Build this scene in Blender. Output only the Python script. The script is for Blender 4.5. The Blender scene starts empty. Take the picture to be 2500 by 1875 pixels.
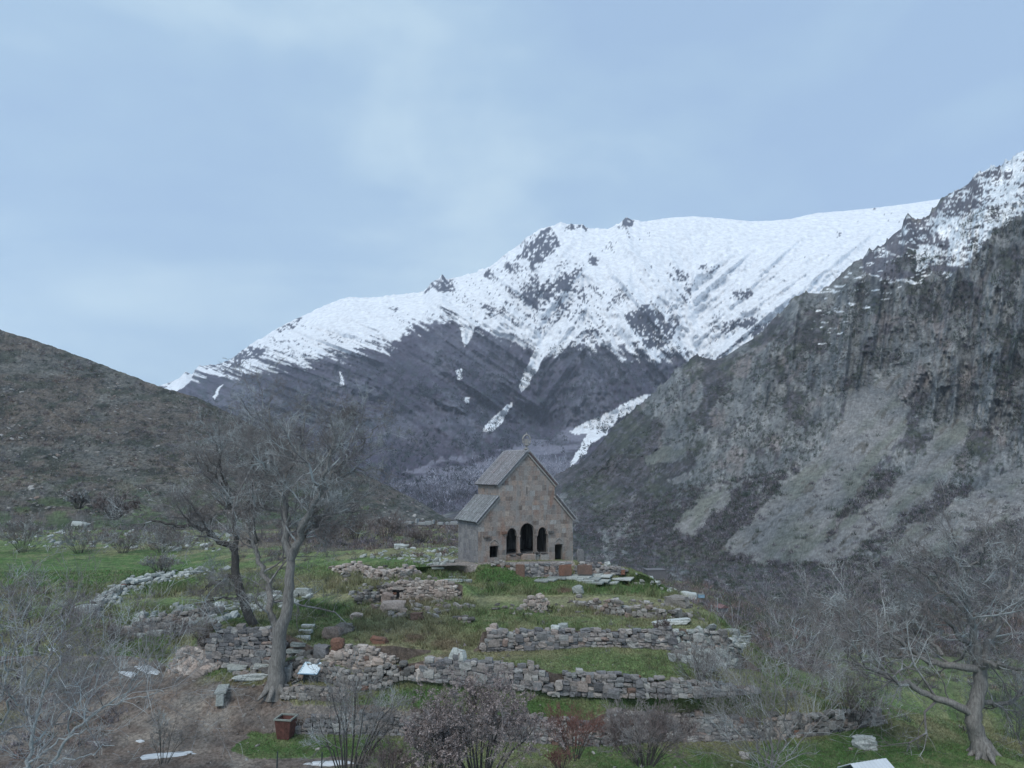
import bpy, bmesh, math, random, time
import numpy as np
from mathutils import Vector, Matrix
from mathutils.geometry import delaunay_2d_cdt
T0 = time.time()
rng = np.random.default_rng(7)
random.seed(7)
D = bpy.data
SC = bpy.context.scene
COL = SC.collection
# ------------------------------------------------------------------ camera
FPX = 1735.0
PITCH = math.atan((1150 - 937.5) / FPX)
CAMZ = 9.0
cam = D.objects.new('camera', D.cameras.new('camera'))
COL.objects.link(cam)
cam.location = (0, 0, CAMZ)
cam.rotation_euler = (math.pi / 2 + PITCH, 0, 0)
cam.data.sensor_width = 36
cam.data.lens = FPX / 2500 * 36
cam.data.clip_start = 0.5
cam.data.clip_end = 12000
SC.camera = cam
# ------------------------------------------------------------------ sky, sun, exposure
SUN_EL, SUN_AZ = math.radians(52), math.radians(205)   # azimuth clockwise from +Y: behind the camera, a little left
W = D.worlds.new('World'); SC.world = W; W.use_nodes = True
nt = W.node_tree; nt.nodes.clear()
def N(tree, t, **kw):
    n = tree.nodes.new(t)
    for k, v in kw.items(): setattr(n, k, v)
    return n
sky = N(nt, 'ShaderNodeTexSky', sky_type='NISHITA', sun_disc=False, sun_elevation=SUN_EL, sun_rotation=SUN_AZ)
sky.altitude = 1500
bg = N(nt, 'ShaderNodeBackground'); bg.inputs[1].default_value = 0.12
out = N(nt, 'ShaderNodeOutputWorld')
tc = N(nt, 'ShaderNodeTexCoord')
mp = N(nt, 'ShaderNodeMapping'); mp.inputs['Scale'].default_value = (1.2, 1.2, 2.6); mp.inputs['Location'].default_value = (0.35, 0.2, 0.4)
mp.inputs['Rotation'].default_value = (0, 0.22, 0)
n1 = N(nt, 'ShaderNodeTexNoise'); n1.inputs['Scale'].default_value = 1.5; n1.inputs['Detail'].default_value = 6; n1.inputs['Roughness'].default_value = 0.5; n1.inputs['Distortion'].default_value = 0.5
n2 = N(nt, 'ShaderNodeTexNoise'); n2.inputs['Scale'].default_value = 4.5; n2.inputs['Detail'].default_value = 7; n2.inputs['Roughness'].default_value = 0.55
mx0 = N(nt, 'ShaderNodeMath', operation='MULTIPLY_ADD'); mx0.inputs[1].default_value = 0.3
cr = N(nt, 'ShaderNodeValToRGB')
e = cr.color_ramp.elements
e[0].position = 0.50; e[0].color = (0.268, 0.385, 0.545, 1)
e[1].position = 0.80; e[1].color = (0.42, 0.545, 0.635, 1)
m_ = cr.color_ramp.elements.new(0.63); m_.color = (0.305, 0.432, 0.568, 1)
vm = N(nt, 'ShaderNodeVectorMath', operation='SCALE'); vm.inputs[3].default_value = 1 / 0.12
mix = N(nt, 'ShaderNodeMixRGB'); mix.inputs[0].default_value = 0.93
L = nt.links.new
L(tc.outputs['Generated'], mp.inputs[0]); L(mp.outputs[0], n1.inputs[0]); L(mp.outputs[0], n2.inputs[0])
L(n2.outputs[0], mx0.inputs[0]); L(n1.outputs[0], mx0.inputs[2]); L(mx0.outputs[0], cr.inputs[0])
L(cr.outputs[0], vm.inputs[0]); L(sky.outputs[0], mix.inputs[1]); L(vm.outputs[0], mix.inputs[2])
L(mix.outputs[0], bg.inputs[0]); L(bg.outputs[0], out.inputs[0])
sl = D.lights.new('sun', 'SUN'); sl.energy = 1.5; sl.angle = math.radians(25); sl.color = (1.0, 0.96, 0.90)
so = D.objects.new('sun', sl); COL.objects.link(so)
sd = Vector((math.sin(SUN_AZ) * math.cos(SUN_EL), math.cos(SUN_AZ) * math.cos(SUN_EL), math.sin(SUN_EL)))
so.rotation_euler = sd.to_track_quat('Z', 'Y').to_euler()
so.location = (0, -20, 60)
SC.view_settings.view_transform = 'Standard'; SC.view_settings.look = 'None'
SC.view_settings.exposure = 0.5; SC.view_settings.gamma = 1; SC.view_settings.use_curve_mapping = False
SC.cycles.max_bounces = 4; SC.cycles.diffuse_bounces = 3; SC.cycles.volume_bounces = 1
HAZE_DENSITY = 0.00009

# ------------------------------------------------------------------ noise and ray helpers (numpy)
_perm = rng.permutation(512)
def _h(ix, iy, iz):
    return _perm[(_perm[(_perm[ix & 511] + iy) & 511] + iz) & 511] / 511.0
def vnoise(x, y, z=0.0):
    x, y, z = np.broadcast_arrays(np.asarray(x, float), np.asarray(y, float), np.asarray(z, float))
    ix, iy, iz = np.floor(x).astype(int), np.floor(y).astype(int), np.floor(z).astype(int)
    fx, fy, fz = x - ix, y - iy, z - iz
    fx, fy, fz = (t * t * (3 - 2 * t) for t in (fx, fy, fz))
    r = 0
    for a in (0, 1):
        for b in (0, 1):
            for c in (0, 1):
                r = r + _h(ix + a, iy + b, iz + c) * (fx if a else 1 - fx) * (fy if b else 1 - fy) * (fz if c else 1 - fz)
    return r
def vnoise2(x, y, s=0):
    ix, iy = np.floor(x).astype(int), np.floor(y).astype(int)
    fx, fy = x - ix, y - iy
    fx = fx * fx * (3 - 2 * fx); fy = fy * fy * (3 - 2 * fy)
    h = lambda a, b: _perm[(_perm[(a + s * 37) & 511] + b) & 511] / 511.0
    return (h(ix, iy) * (1 - fx) + h(ix + 1, iy) * fx) * (1 - fy) + (h(ix, iy + 1) * (1 - fx) + h(ix + 1, iy + 1) * fx) * fy
def fbm(x, y, o=4, s=0, g=0.5):
    r, a, t = 0, 1, 0
    for i in range(o):
        r = r + a * vnoise2(x * 2 ** i + 17.3 * i, y * 2 ** i + 9.1 * i, s + i); t += a; a *= g
    return r / t
def ridged(x, y, o=4, s=0, g=0.5):
    r, a, t = 0, 1, 0
    for i in range(o):
        n = 1 - np.abs(2 * vnoise2(x * 2 ** i + 7.7 * i, y * 2 ** i + 3.1 * i, s + i) - 1)
        r = r + a * n * n; t += a; a *= g
    return r / t
def sstep(a, b, x):
    t = np.clip((x - a) / (b - a), 0, 1); return t * t * (3 - 2 * t)
sp, cp = math.sin(PITCH), math.cos(PITCH)
def ray(u, v, Y):
    """point of the place seen at photo pixel (u, v) of the 2500 px photo, at depth Y"""
    u, v, Y = np.broadcast_arrays(np.asarray(u, float), np.asarray(v, float), np.asarray(Y, float))
    a = 937.5 - v
    g = 1 / (cp * FPX - sp * a)
    return np.stack([(u - 1250) * g * Y, Y, CAMZ + (sp * FPX + cp * a) * g * Y], -1)
def zdepth(v, z):
    a = 937.5 - v
    return (z - CAMZ) * (cp * FPX - sp * a) / (sp * FPX + cp * a)
def pip(u, v, poly):
    ins = np.zeros(u.shape, bool)
    n = len(poly)
    for i in range(n):
        x1, y1 = poly[i]; x2, y2 = poly[(i + 1) % n]
        if y1 == y2: continue
        c = ((y1 > v) != (y2 > v)) & (u < (x2 - x1) * (v - y1) / (y2 - y1) + x1)
        ins ^= c
    return ins
def mixc(c, col, m):
    m = np.clip(m, 0, 1)[..., None]
    return c * (1 - m) + np.asarray(col) * m

# ------------------------------------------------------------------ mesh helpers
def mesh_np(name, verts, faces, mat=None, colors=None, smooth=False):
    """faces: list of (k, array(n,k))"""
    me = D.meshes.new(name)
    verts = np.ascontiguousarray(verts, np.float32).reshape(-1, 3)
    me.vertices.add(len(verts)); me.vertices.foreach_set('co', verts.ravel())
    fl = [np.asarray(f, np.int32) for f in faces if len(f)]
    nl = sum(f.size for f in fl); nf = sum(len(f) for f in fl)
    me.loops.add(nl); me.polygons.add(nf)
    me.loops.foreach_set('vertex_index', np.concatenate([f.ravel() for f in fl]))
    tot = np.concatenate([np.full(len(f), f.shape[1], np.int32) for f in fl])
    st = np.concatenate([[0], np.cumsum(tot)[:-1]]).astype(np.int32)
    me.polygons.foreach_set('loop_start', st)
    me.polygons.foreach_set('loop_total', tot)
    me.polygons.foreach_set('use_smooth', np.full(nf, bool(smooth)))
    me.update(calc_edges=True)
    if colors is not None:
        at = me.color_attributes.new('Col', 'FLOAT_COLOR', 'POINT')
        c4 = np.ones((len(verts), 4), np.float32); c4[:, :3] = np.asarray(colors).reshape(-1, 3)
        at.data.foreach_set('color', c4.ravel())
    if mat: me.materials.append(mat)
    return me
def obj(name, me, parent=None, **props):
    o = D.objects.new(name, me); COL.objects.link(o)
    if parent: o.parent = parent
    for k, v in props.items():
        if v: o[k] = v
    return o
def thing(name, label, cat, loc=(0, 0, 0), rz=0, group=None):
    o = D.objects.new(name, None); COL.objects.link(o)
    o.location = loc; o.rotation_euler = (0, 0, rz); o.empty_display_size = 0.3
    o['label'] = label; o['category'] = cat
    if group: o['group'] = group
    return o
def tag(o, label, cat, group=None):
    o['label'] = label; o['category'] = cat
    if group: o['group'] = group
    return o
BOXF = np.array([(0, 3, 2, 1), (4, 5, 6, 7), (0, 1, 5, 4), (1, 2, 6, 5), (2, 3, 7, 6), (3, 0, 4, 7)])
def boxv(x0, x1, y0, y1, z0, z1):
    return np.array([(x0, y0, z0), (x1, y0, z0), (x1, y1, z0), (x0, y1, z0), (x0, y0, z1), (x1, y0, z1), (x1, y1, z1), (x0, y1, z1)], float)
class MB:
    def __init__(s): s.v, s.f, s.n = [], {}, 0
    def add(s, v, f):
        v = np.asarray(v, float); s.v.append(v)
        for ff in (f if isinstance(f, list) else [f]):
            ff = np.asarray(ff)
            if len(ff): s.f.setdefault(ff.shape[1], []).append(ff + s.n)
        s.n += len(v)
    def box(s, *a): s.add(boxv(*a), BOXF)
    def prism(s, prof, y0, y1):       # profile in x,z extruded in y
        n = len(prof)
        v = [(x, y0, z) for x, z in prof] + [(x, y1, z) for x, z in prof]
        q = [(i, (i + 1) % n, n + (i + 1) % n, n + i) for i in range(n)]
        s.add(v, [np.array(q), np.array([list(range(n))[::-1]]), np.array([list(range(n, 2 * n))])])
    def mesh(s, name, mat, smooth=False):
        return mesh_np(name, np.concatenate(s.v), [np.concatenate(x) for x in s.f.values()], mat, smooth=smooth)
def bevel(me, w=0.01, seg=1):
    bm = bmesh.new(); bm.from_mesh(me)
    bmesh.ops.recalc_face_normals(bm, faces=bm.faces)
    bmesh.ops.bevel(bm, geom=bm.edges[:], offset=w, segments=seg, affect='EDGES')
    bm.to_mesh(me); bm.free(); return me
def fixn(me):
    bm = bmesh.new(); bm.from_mesh(me); bmesh.ops.recalc_face_normals(bm, faces=bm.faces); bm.to_mesh(me); bm.free(); return me

# ------------------------------------------------------------------ materials
def newmat(name, rough=0.9, spec=0.25):
    m = D.materials.new(name); m.use_nodes = True
    b = m.node_tree.nodes['Principled BSDF']
    b.inputs['Roughness'].default_value = rough
    b.inputs['Specular IOR Level'].default_value = spec
    return m, m.node_tree, b
def noise(t, scale, detail=5, rough=0.6, vec=None, dist=0):
    n = N(t, 'ShaderNodeTexNoise'); n.inputs['Scale'].default_value = scale; n.inputs['Detail'].default_value = detail
    n.inputs['Roughness'].default_value = rough; n.inputs['Distortion'].default_value = dist
    if vec: t.links.new(vec, n.inputs['Vector'])
    return n
def geopos(t): return N(t, 'ShaderNodeNewGeometry').outputs['Position']
def scaled(t, vec, s):
    m = N(t, 'ShaderNodeMapping'); m.inputs['Scale'].default_value = s; t.links.new(vec, m.inputs[0]); return m.outputs[0]
def ramp(t, fac, stops, interp='LINEAR'):
    r = N(t, 'ShaderNodeValToRGB'); r.color_ramp.interpolation = interp
    el = r.color_ramp.elements
    while len(el) < len(stops): el.new(0.5)
    for i, (p, c) in enumerate(stops): el[i].position = p; el[i].color = (*c, 1) if len(c) == 3 else c
    t.links.new(fac, r.inputs[0]); return r.outputs[0]
def mul(t, a, b, fac=1.0, mode='MULTIPLY'):
    m = N(t, 'ShaderNodeMixRGB', blend_type=mode); m.inputs[0].default_value = fac
    for i, x in ((1, a), (2, b)):
        if isinstance(x, tuple): m.inputs[i].default_value = (*x, 1)
        else: t.links.new(x, m.inputs[i])
    return m.outputs[0]
def mixm(t, a, b, fac):
    m = N(t, 'ShaderNodeMixRGB'); t.links.new(fac, m.inputs[0])
    for i, x in ((1, a), (2, b)):
        if isinstance(x, tuple): m.inputs[i].default_value = (*x, 1)
        else: t.links.new(x, m.inputs[i])
    return m.outputs[0]
def bump(t, b, h, strength=0.5, dist=0.1):
    n = N(t, 'ShaderNodeBump'); n.inputs['Strength'].default_value = strength; n.inputs['Distance'].default_value = dist
    t.links.new(h, n.inputs['Height']); t.links.new(n.outputs[0], b.inputs['Normal'])
def vcol_mat(name, scale, detail=6, lo=0.6, hi=1.4, bstr=0.6, bdist=0.3, rough=0.95, scale2=None, stretch=(1, 1, 1)):
    m, t, b = newmat(name, rough, 0.1)
    a = N(t, 'ShaderNodeVertexColor'); a.layer_name = 'Col'
    p = scaled(t, geopos(t), stretch)
    n = noise(t, scale, detail, 0.7, p)
    g = ramp(t, n.outputs[0], [(0.3, (lo,) * 3), (0.72, (hi,) * 3)])
    c = mul(t, a.outputs[0], g)
    if scale2:
        n3 = noise(t, scale2, 4, 0.6, p)
        c = mul(t, c, ramp(t, n3.outputs[0], [(0.35, (0.75, 0.78, 0.8)), (0.65, (1.25, 1.2, 1.15))]))
    t.links.new(c, b.inputs['Base Color'])
    bump(t, b, n.outputs[0], bstr, bdist)
    return m
def randval(t):
    """per object and per island random value"""
    oi = N(t, 'ShaderNodeObjectInfo'); g = N(t, 'ShaderNodeNewGeometry')
    a = N(t, 'ShaderNodeMath', operation='ADD'); f = N(t, 'ShaderNodeMath', operation='FRACT')
    t.links.new(oi.outputs['Random'], a.inputs[0]); t.links.new(g.outputs['Random Per Island'], a.inputs[1])
    t.links.new(a.outputs[0], f.inputs[0]); return f.outputs[0]
def stone_mat(name, stops, lichen=0.35, nscale=9, dirt=None):
    m, t, b = newmat(name, 0.92, 0.2)
    c = ramp(t, randval(t), stops)
    p = geopos(t)
    n = noise(t, nscale, 6, 0.7, p)
    c = mul(t, c, ramp(t, n.outputs[0], [(0.3, (0.75,) * 3), (0.7, (1.75,) * 3)]))
    n2_ = noise(t, nscale * 0.45, 5, 0.65, p, 0.6)
    c = mixm(t, c, (0.40, 0.42, 0.39), ramp(t, n2_.outputs[0], [(0.60, (0, 0, 0)), (0.74, (lichen,) * 3)]))
    if dirt: 
        n4 = noise(t, 0.55, 4, 0.6, p)
        c = mixm(t, c, dirt, ramp(t, n4.outputs[0], [(0.52, (0, 0, 0)), (0.68, (0.7,) * 3)]))
    t.links.new(c, b.inputs['Base Color']); bump(t, b, n.outputs[0], 0.7, 0.05)
    return m
M = {}
M['ground'] = vcol_mat('ground_soil_and_turf', 5.0, 8, 0.45, 1.6, 0.9, 0.12, scale2=0.6)
M['hill'] = vcol_mat('hill_scrub', 0.9, 8, 0.5, 1.55, 0.9, 1.2, scale2=0.12)
M['cliff'] = vcol_mat('cliff_rock', 0.35, 9, 0.6, 1.42, 0.5, 1.5, scale2=0.03, stretch=(1, 1, 0.45))
M['far'] = vcol_mat('far_rock_and_snow', 0.055, 8, 0.74, 1.22, 0.5, 8.0, scale2=None)
WALLSTOPS = [(0, (0.075, 0.075, 0.08)), (0.25, (0.13, 0.13, 0.135)), (0.5, (0.185, 0.165, 0.155)), (0.7, (0.115, 0.12, 0.125)), (0.88, (0.25, 0.245, 0.235)), (1, (0.165, 0.125, 0.11))]
M['stone'] = stone_mat('fieldstone', [(p_, tuple(x * 1.15 for x in c_)) for p_, c_ in WALLSTOPS])
M['palestone'] = stone_mat('pale_fieldstone', [(0, (0.16, 0.145, 0.135)), (0.4, (0.32, 0.265, 0.235)), (0.7, (0.25, 0.23, 0.215)), (1, (0.40, 0.36, 0.33))], 0.3)
M['slab'] = stone_mat('weathered_slab', [(0, (0.17, 0.185, 0.18)), (0.5, (0.26, 0.28, 0.27)), (1, (0.36, 0.38, 0.37))], 0.5)
M['rubble'] = stone_mat('rubble_stone', [(0, (0.08, 0.078, 0.076)), (0.4, (0.16, 0.15, 0.14)), (0.75, (0.26, 0.255, 0.245)), (1, (0.18, 0.14, 0.12))], 0.5)
M['redstone'] = stone_mat('rust_red_stone', [(0, (0.165, 0.08, 0.055)), (1, (0.13, 0.09, 0.075))], 0.25, dirt=(0.11, 0.09, 0.08))
def church_mat(name, stops, stain):
    m, t, b = newmat(name, 0.93, 0.15)
    p = geopos(t)
    c = ramp(t, randval(t), stops)
    n = noise(t, 6, 7, 0.7, p)
    c = mul(t, c, ramp(t, n.outputs[0], [(0.3, (0.62,) * 3), (0.7, (1.36,) * 3)]))
    st = noise(t, 1.2, 5, 0.65, scaled(t, p, (1.6, 1.6, 0.28)))
    c = mixm(t, c, (0.27, 0.265, 0.26), ramp(t, st.outputs[0], [(0.46, (0, 0, 0)), (0.64, (0.72,) * 3)]))
    st2 = noise(t, 0.8, 5, 0.6, scaled(t, p, (1.3, 1.3, 0.5)), 0.4)
    c = mixm(t, c, stain, ramp(t, st2.outputs[0], [(0.57, (0, 0, 0)), (0.7, (0.55,) * 3)]))
    t.links.new(c, b.inputs['Base Color']); bump(t, b, n.outputs[0], 0.3, 0.015)
    return m
M['ashlar'] = church_mat('tuff_ashlar', [(0, (0.16, 0.13, 0.115)), (0.3, (0.27, 0.215, 0.19)), (0.55, (0.32, 0.25, 0.21)), (0.8, (0.24, 0.22, 0.21)), (0.93, (0.37, 0.31, 0.27)), (1, (0.085, 0.075, 0.073))], (0.26, 0.13, 0.085))
M['ashlar_side'] = church_mat('grey_ashlar', [(0, (0.16, 0.16, 0.17)), (0.5, (0.215, 0.21, 0.215)), (1, (0.26, 0.25, 0.25))], (0.11, 0.115, 0.12))
M['mortar'] = church_mat('lime_mortar', [(0, (0.34, 0.32, 0.305)), (1, (0.30, 0.28, 0.265))], (0.24, 0.2, 0.18))
M['inner'] = church_mat('dark_masonry_and_shade', [(0, (0.05, 0.048, 0.047)), (1, (0.06, 0.055, 0.055))], (0.04, 0.04, 0.04))  # near-black puts interior shade into the colour; also on ledge stones, a corbel
M['rooftile'] = stone_mat('roof_slab', [(0, (0.085, 0.08, 0.085)), (0.35, (0.12, 0.115, 0.12)), (0.7, (0.15, 0.15, 0.16)), (1, (0.12, 0.085, 0.085))], 0.35, 5)
M['rooftile_green'] = stone_mat('roof_slab_greenish', [(0, (0.065, 0.08, 0.08)), (0.5, (0.115, 0.135, 0.135)), (1, (0.16, 0.19, 0.185))], 0.45, 5)
M['roofrib'] = stone_mat('roof_rib', [(0, (0.19, 0.19, 0.20)), (1, (0.26, 0.26, 0.275))], 0.2, 5)
def bark_mat(name, a, b_, pale=None, palez=None):
    m, t, b = newmat(name, 0.95, 0.1)
    p = geopos(t)
    n = noise(t, 4, 6, 0.7, scaled(t, p, (3, 3, 0.7)))
    c = ramp(t, n.outputs[0], [(0.3, a), (0.7, b_)])
    if pale:
        n5 = noise(t, 0.6, 4, 0.6, p)
        c = mixm(t, c, pale, ramp(t, n5.outputs[0], [(0.48, (0, 0, 0)), (0.62, (0.8,) * 3)]))
    t.links.new(c, b.inputs['Base Color']); bump(t, b, n.outputs[0], 0.8, 0.04)
    return m
M['bark'] = bark_mat('grey_bark', (0.095, 0.09, 0.085), (0.29, 0.28, 0.265))
M['barkdark'] = bark_mat('dark_bark', (0.045, 0.042, 0.04), (0.12, 0.115, 0.11))
M['twig'] = bark_mat('twig_grey', (0.12, 0.11, 0.108), (0.22, 0.205, 0.20), (0.42, 0.45, 0.45))
M['twigbrown'] = bark_mat('twig_brown', (0.10, 0.082, 0.08), (0.19, 0.155, 0.15), (0.29, 0.275, 0.27))
M['twigpale'] = bark_mat('twig_pale', (0.085, 0.088, 0.088), (0.17, 0.18, 0.18), (0.27, 0.30, 0.31))
M['palebark'] = bark_mat('pale_bark', (0.17, 0.18, 0.18), (0.36, 0.38, 0.38))
M['twigred'] = bark_mat('twig_red', (0.13, 0.07, 0.06), (0.22, 0.12, 0.105))
M['twigbud'] = bark_mat('bud_grey', (0.17, 0.135, 0.13), (0.36, 0.31, 0.30))
m, t, b = newmat('snow', 0.6, 0.3); n = noise(t, 3, 5); 
t.links.new(ramp(t, n.outputs[0], [(0.3, (0.42, 0.45, 0.48)), (0.7, (0.62, 0.65, 0.68))]), b.inputs['Base Color']); bump(t, b, n.outputs[0], 0.5, 0.1); M['snow'] = m
m, t, b = newmat('grass_blades', 0.9, 0.1); a = N(t, 'ShaderNodeVertexColor'); a.layer_name = 'Col'
t.links.new(a.outputs[0], b.inputs['Base Color']); M['grass'] = m
m, t, b = newmat('dark_brush', 0.95, 0.05); a = N(t, 'ShaderNodeVertexColor'); a.layer_name = 'Col'
t.links.new(a.outputs[0], b.inputs['Base Color']); M['brush'] = m
def plain(name, c, rough=0.7, metal=0, var=0.3, scale=8):
    m, t, b = newmat(name, rough, 0.4)
    n = noise(t, scale, 6, 0.7, geopos(t))
    t.links.new(ramp(t, n.outputs[0], [(0.3, tuple(x * (1 - var) for x in c)), (0.7, tuple(min(1, x * (1 + var)) for x in c))]), b.inputs['Base Color'])
    b.inputs['Metallic'].default_value = metal; bump(t, b, n.outputs[0], 0.3, 0.01); return m
M['rust'] = plain('rusty_red_paint', (0.105, 0.045, 0.038), 0.85, 0, 0.55, 5)
M['rim'] = plain('galvanised_rim', (0.22, 0.24, 0.22), 0.6)
M['signface'] = plain('sign_face', (0.62, 0.72, 0.78), 0.35, 0, 0.06, 3)
M['signprint'] = plain('sign_print', (0.14, 0.27, 0.33), 0.5)
M['metaldark'] = plain('dark_metal', (0.04, 0.05, 0.055), 0.5)
M['whitemetal'] = plain('white_sheet_metal', (0.50, 0.53, 0.56), 0.4, 0, 0.06, 2)
M['wood'] = plain('old_wood', (0.16, 0.14, 0.12), 0.9)
M['marker'] = plain('orange_lichen', (0.36, 0.12, 0.04), 0.9, 0, 0.4)
M['gravestone'] = plain('pale_grave_stone', (0.27, 0.28, 0.29), 0.8)
M['soil'] = plain('dark_soil_core', (0.07, 0.06, 0.052), 0.95)
M['bluepaint'] = plain('faded_blue_paint', (0.22, 0.34, 0.45), 0.7)
M['redroof'] = plain('dull_red_roof', (0.17, 0.10, 0.10), 0.8)
M['shedwall'] = plain('grey_shed_wall', (0.13, 0.13, 0.14), 0.9)

# ------------------------------------------------------------------ sheets of terrain: feature lines joined by subdivided strips
def curve(pts, U, sm=0):
    p = np.array(pts, float); y = np.interp(U, p[:, 0], p[:, 1])
    if sm:
        k = np.exp(-np.linspace(-2, 2, 2 * sm + 1) ** 2); k /= k.sum()
        y = np.convolve(np.pad(y, sm, 'edge'), k, 'valid')
    return y
def sheet(name, U, lines, rows, disp, color, mat, sm=4, **props):
    Vr, Ir, S = [], [], []
    for i in range(len(lines) - 1):
        (v0, y0), (v1, y1) = lines[i], lines[i + 1]
        n = rows[i]
        for k in range(n + (1 if i == len(lines) - 2 else 0)):
            t = k / n
            Vr.append(v0 * (1 - t) + v1 * t); Ir.append((1 - t) / y0 + t / y1); S.append(i + t)
    V = np.array(Vr); Yd = 1 / np.array(Ir); UU = np.broadcast_to(U, V.shape).copy(); S = np.array(S)[:, None] + 0 * V
    if disp: UU, V, Yd = disp(UU, V, Yd, S)
    P = ray(UU, V, Yd)
    C, mask = color(UU, V, P, S)
    r, c = V.shape
    idx = np.arange(r * c).reshape(r, c)
    q = np.stack([idx[:-1, :-1], idx[:-1, 1:], idx[1:, 1:], idx[1:, :-1]], -1)
    sh = dict(U=UU, V=V, Y=Yd, P=P, C=C, S=S, mask=mask)
    if mask is None:
        o = obj(name, mesh_np(name, P, [q.reshape(-1, 4)], mat, C, True), kind='structure', **props)
        return sh
    mq = (mask[:-1, :-1] + mask[1:, 1:] + mask[:-1, 1:] + mask[1:, :-1]) / 4 > 0.5
    obj(name, mesh_np(name, P, [q[~mq]], mat, C, True), kind='structure')
    obj('path', mesh_np('path', P, [q[mq]], mat, C, True), kind='structure')
    return sh
H_ = 1150
SKYFAR = [(200, 1010), (390, 940), (435, 927), (452, 905), (469, 912), (486, 893), (530, 889), (565, 878), (585, 860), (610, 842), (650, 818), (678, 802), (700, 790), (723, 778), (755, 764), (791, 746), (822, 735), (853, 723), (900, 727), (938, 723), (990, 716), (1034, 712), (1055, 690), (1079, 672), (1095, 682), (1113, 678), (1160, 665), (1198, 650), (1232, 620), (1266, 597), (1300, 570), (1322, 556), (1345, 552), (1370, 545), (1413, 546), (1425, 550), (1440, 557), (1480, 559), (1505, 548), (1531, 531), (1545, 538), (1571, 541), (1600, 536), (1640, 531), (1695, 528), (1760, 533), (1831, 540), (1880, 539), (1932, 534), (1962, 527), (1994, 520), (2060, 515), (2147, 506), (2220, 497), (2294, 486), (2400, 470), (2600, 440), (2900, 420)]
SNOWLINE = [(200, 985), (390, 950), (430, 925), (462, 905), (479, 912), (510, 900), (539, 905), (600, 905), (640, 885), (680, 888), (750, 890), (800, 872), (821, 870), (834, 880), (850, 868), (886, 856), (930, 840), (951, 842), (985, 812), (1016, 793), (1045, 781), (1076, 774), (1135, 787), (1180, 805), (1222, 829), (1270, 842), (1309, 853), (1331, 850), (1363, 863), (1417, 836), (1460, 845), (1493, 853), (1530, 862), (1602, 877), (1654, 860), (1695, 870), (1740, 880), (1787, 857), (1860, 830), (2100, 800), (2900, 700)]
HILLSIL = [(-900, 700), (-300, 745), (0, 806), (68, 825), (140, 850), (226, 881), (300, 910), (390, 944), (486, 972), (565, 1011), (678, 1068), (791, 1113), (904, 1164), (1017, 1220), (1085, 1262), (1180, 1292), (1300, 1310)]
CLIFFSIL = [(850, 1300), (1100, 1250), (1300, 1190), (1380, 1150), (1440, 1110), (1500, 1039), (1545, 1000), (1592, 962), (1630, 925), (1669, 885), (1700, 872), (1756, 877), (1790, 855), (1818, 836), (1859, 813), (1894, 775), (1925, 740), (1961, 712), (2004, 714), (2030, 690), (2063, 657), (2085, 640), (2107, 632), (2114, 616), (2156, 596), (2180, 570), (2201, 555), (2208, 530), (2216, 524), (2237, 540), (2252, 534), (2268, 524), (2285, 505), (2304, 486), (2335, 465), (2370, 442), (2380, 425), (2412, 411), (2447, 401), (2475, 382), (2500, 370), (2650, 300), (2900, 230), (3300, 180)]

# far mountain ------------------------------------------------------
GUL = [  # snow filled gullies and patches below the snow line (photo pixels)
    [(1296, 820), (1350, 820), (1342, 858), (1325, 880), (1308, 908), (1292, 935), (1276, 956), (1266, 944), (1280, 905), (1297, 875), (1303, 850)],
    [(1252, 982), (1240, 1005), (1225, 1035), (1200, 1052), (1176, 1053), (1195, 1028), (1215, 1012), (1235, 990)],
    [(1592, 962), (1560, 990), (1500, 1030), (1478, 1062), (1450, 1078), (1430, 1105), (1405, 1130), (1390, 1145), (1392, 1128), (1412, 1098), (1432, 1060), (1385, 1055), (1430, 1030), (1490, 1008), (1520, 985), (1560, 968)],
    [(1112, 905), (1128, 900), (1127, 925), (1116, 930)], [(1134, 970), (1147, 975), (1146, 985), (1136, 982)],
    [(548, 936), (541, 948), (522, 975), (519, 970), (535, 945)], [(826, 905), (842, 925), (838, 945), (826, 942), (831, 925)],
    [(395, 955), (430, 925), (475, 905), (468, 925), (440, 950), (420, 962)],
    [(1660, 830), (1740, 830), (1716, 865), (1697, 884), (1683, 868), (1676, 850)],
    [(1122, 800), (1158, 800), (1150, 830), (1135, 845)]]
ROCKS = [  # rock outcrops that stand clear of the snow
    [(1255, 640), (1290, 590), (1320, 565), (1345, 555), (1352, 570), (1368, 600), (1345, 612), (1320, 640), (1300, 655), (1280, 630)],
    [(1290, 650), (1305, 640), (1310, 660), (1295, 668)], [(1035, 712), (1060, 685), (1080, 668), (1102, 690), (1112, 710), (1080, 715), (1060, 705)],
    [(1182, 675), (1195, 652), (1208, 660), (1200, 680)], [(1436, 640), (1446, 618), (1458, 640), (1448, 652)],
    [(1360, 570), (1400, 545), (1436, 553), (1432, 572), (1418, 556), (1380, 560)], [(712, 785), (722, 772), (738, 778), (728, 788)],
    [(560, 900), (580, 865), (620, 845), (660, 860), (600, 880), (575, 900)],
    [(675, 805), (710, 790), (722, 798), (690, 812)], [(1810, 715), (1830, 700), (1845, 712), (1820, 730)], [(1505, 555), (1532, 530), (1550, 545), (1540, 555)],
    [(1860, 800), (1900, 770), (1930, 730), (1940, 790), (1890, 830)], [(1635, 780), (1670, 770), (1640, 830), (1560, 820), (1530, 790), (1565, 762), (1600, 765)],
    [(1790, 720), (1815, 715), (1800, 735)]]
FLANKS = [(-9e9, 930, -2.6), (930, 1317, -1.45), (1317, 1432, 0.75), (1432, 1690, -0.75), (1690, 9e9, 1.25)]
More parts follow.
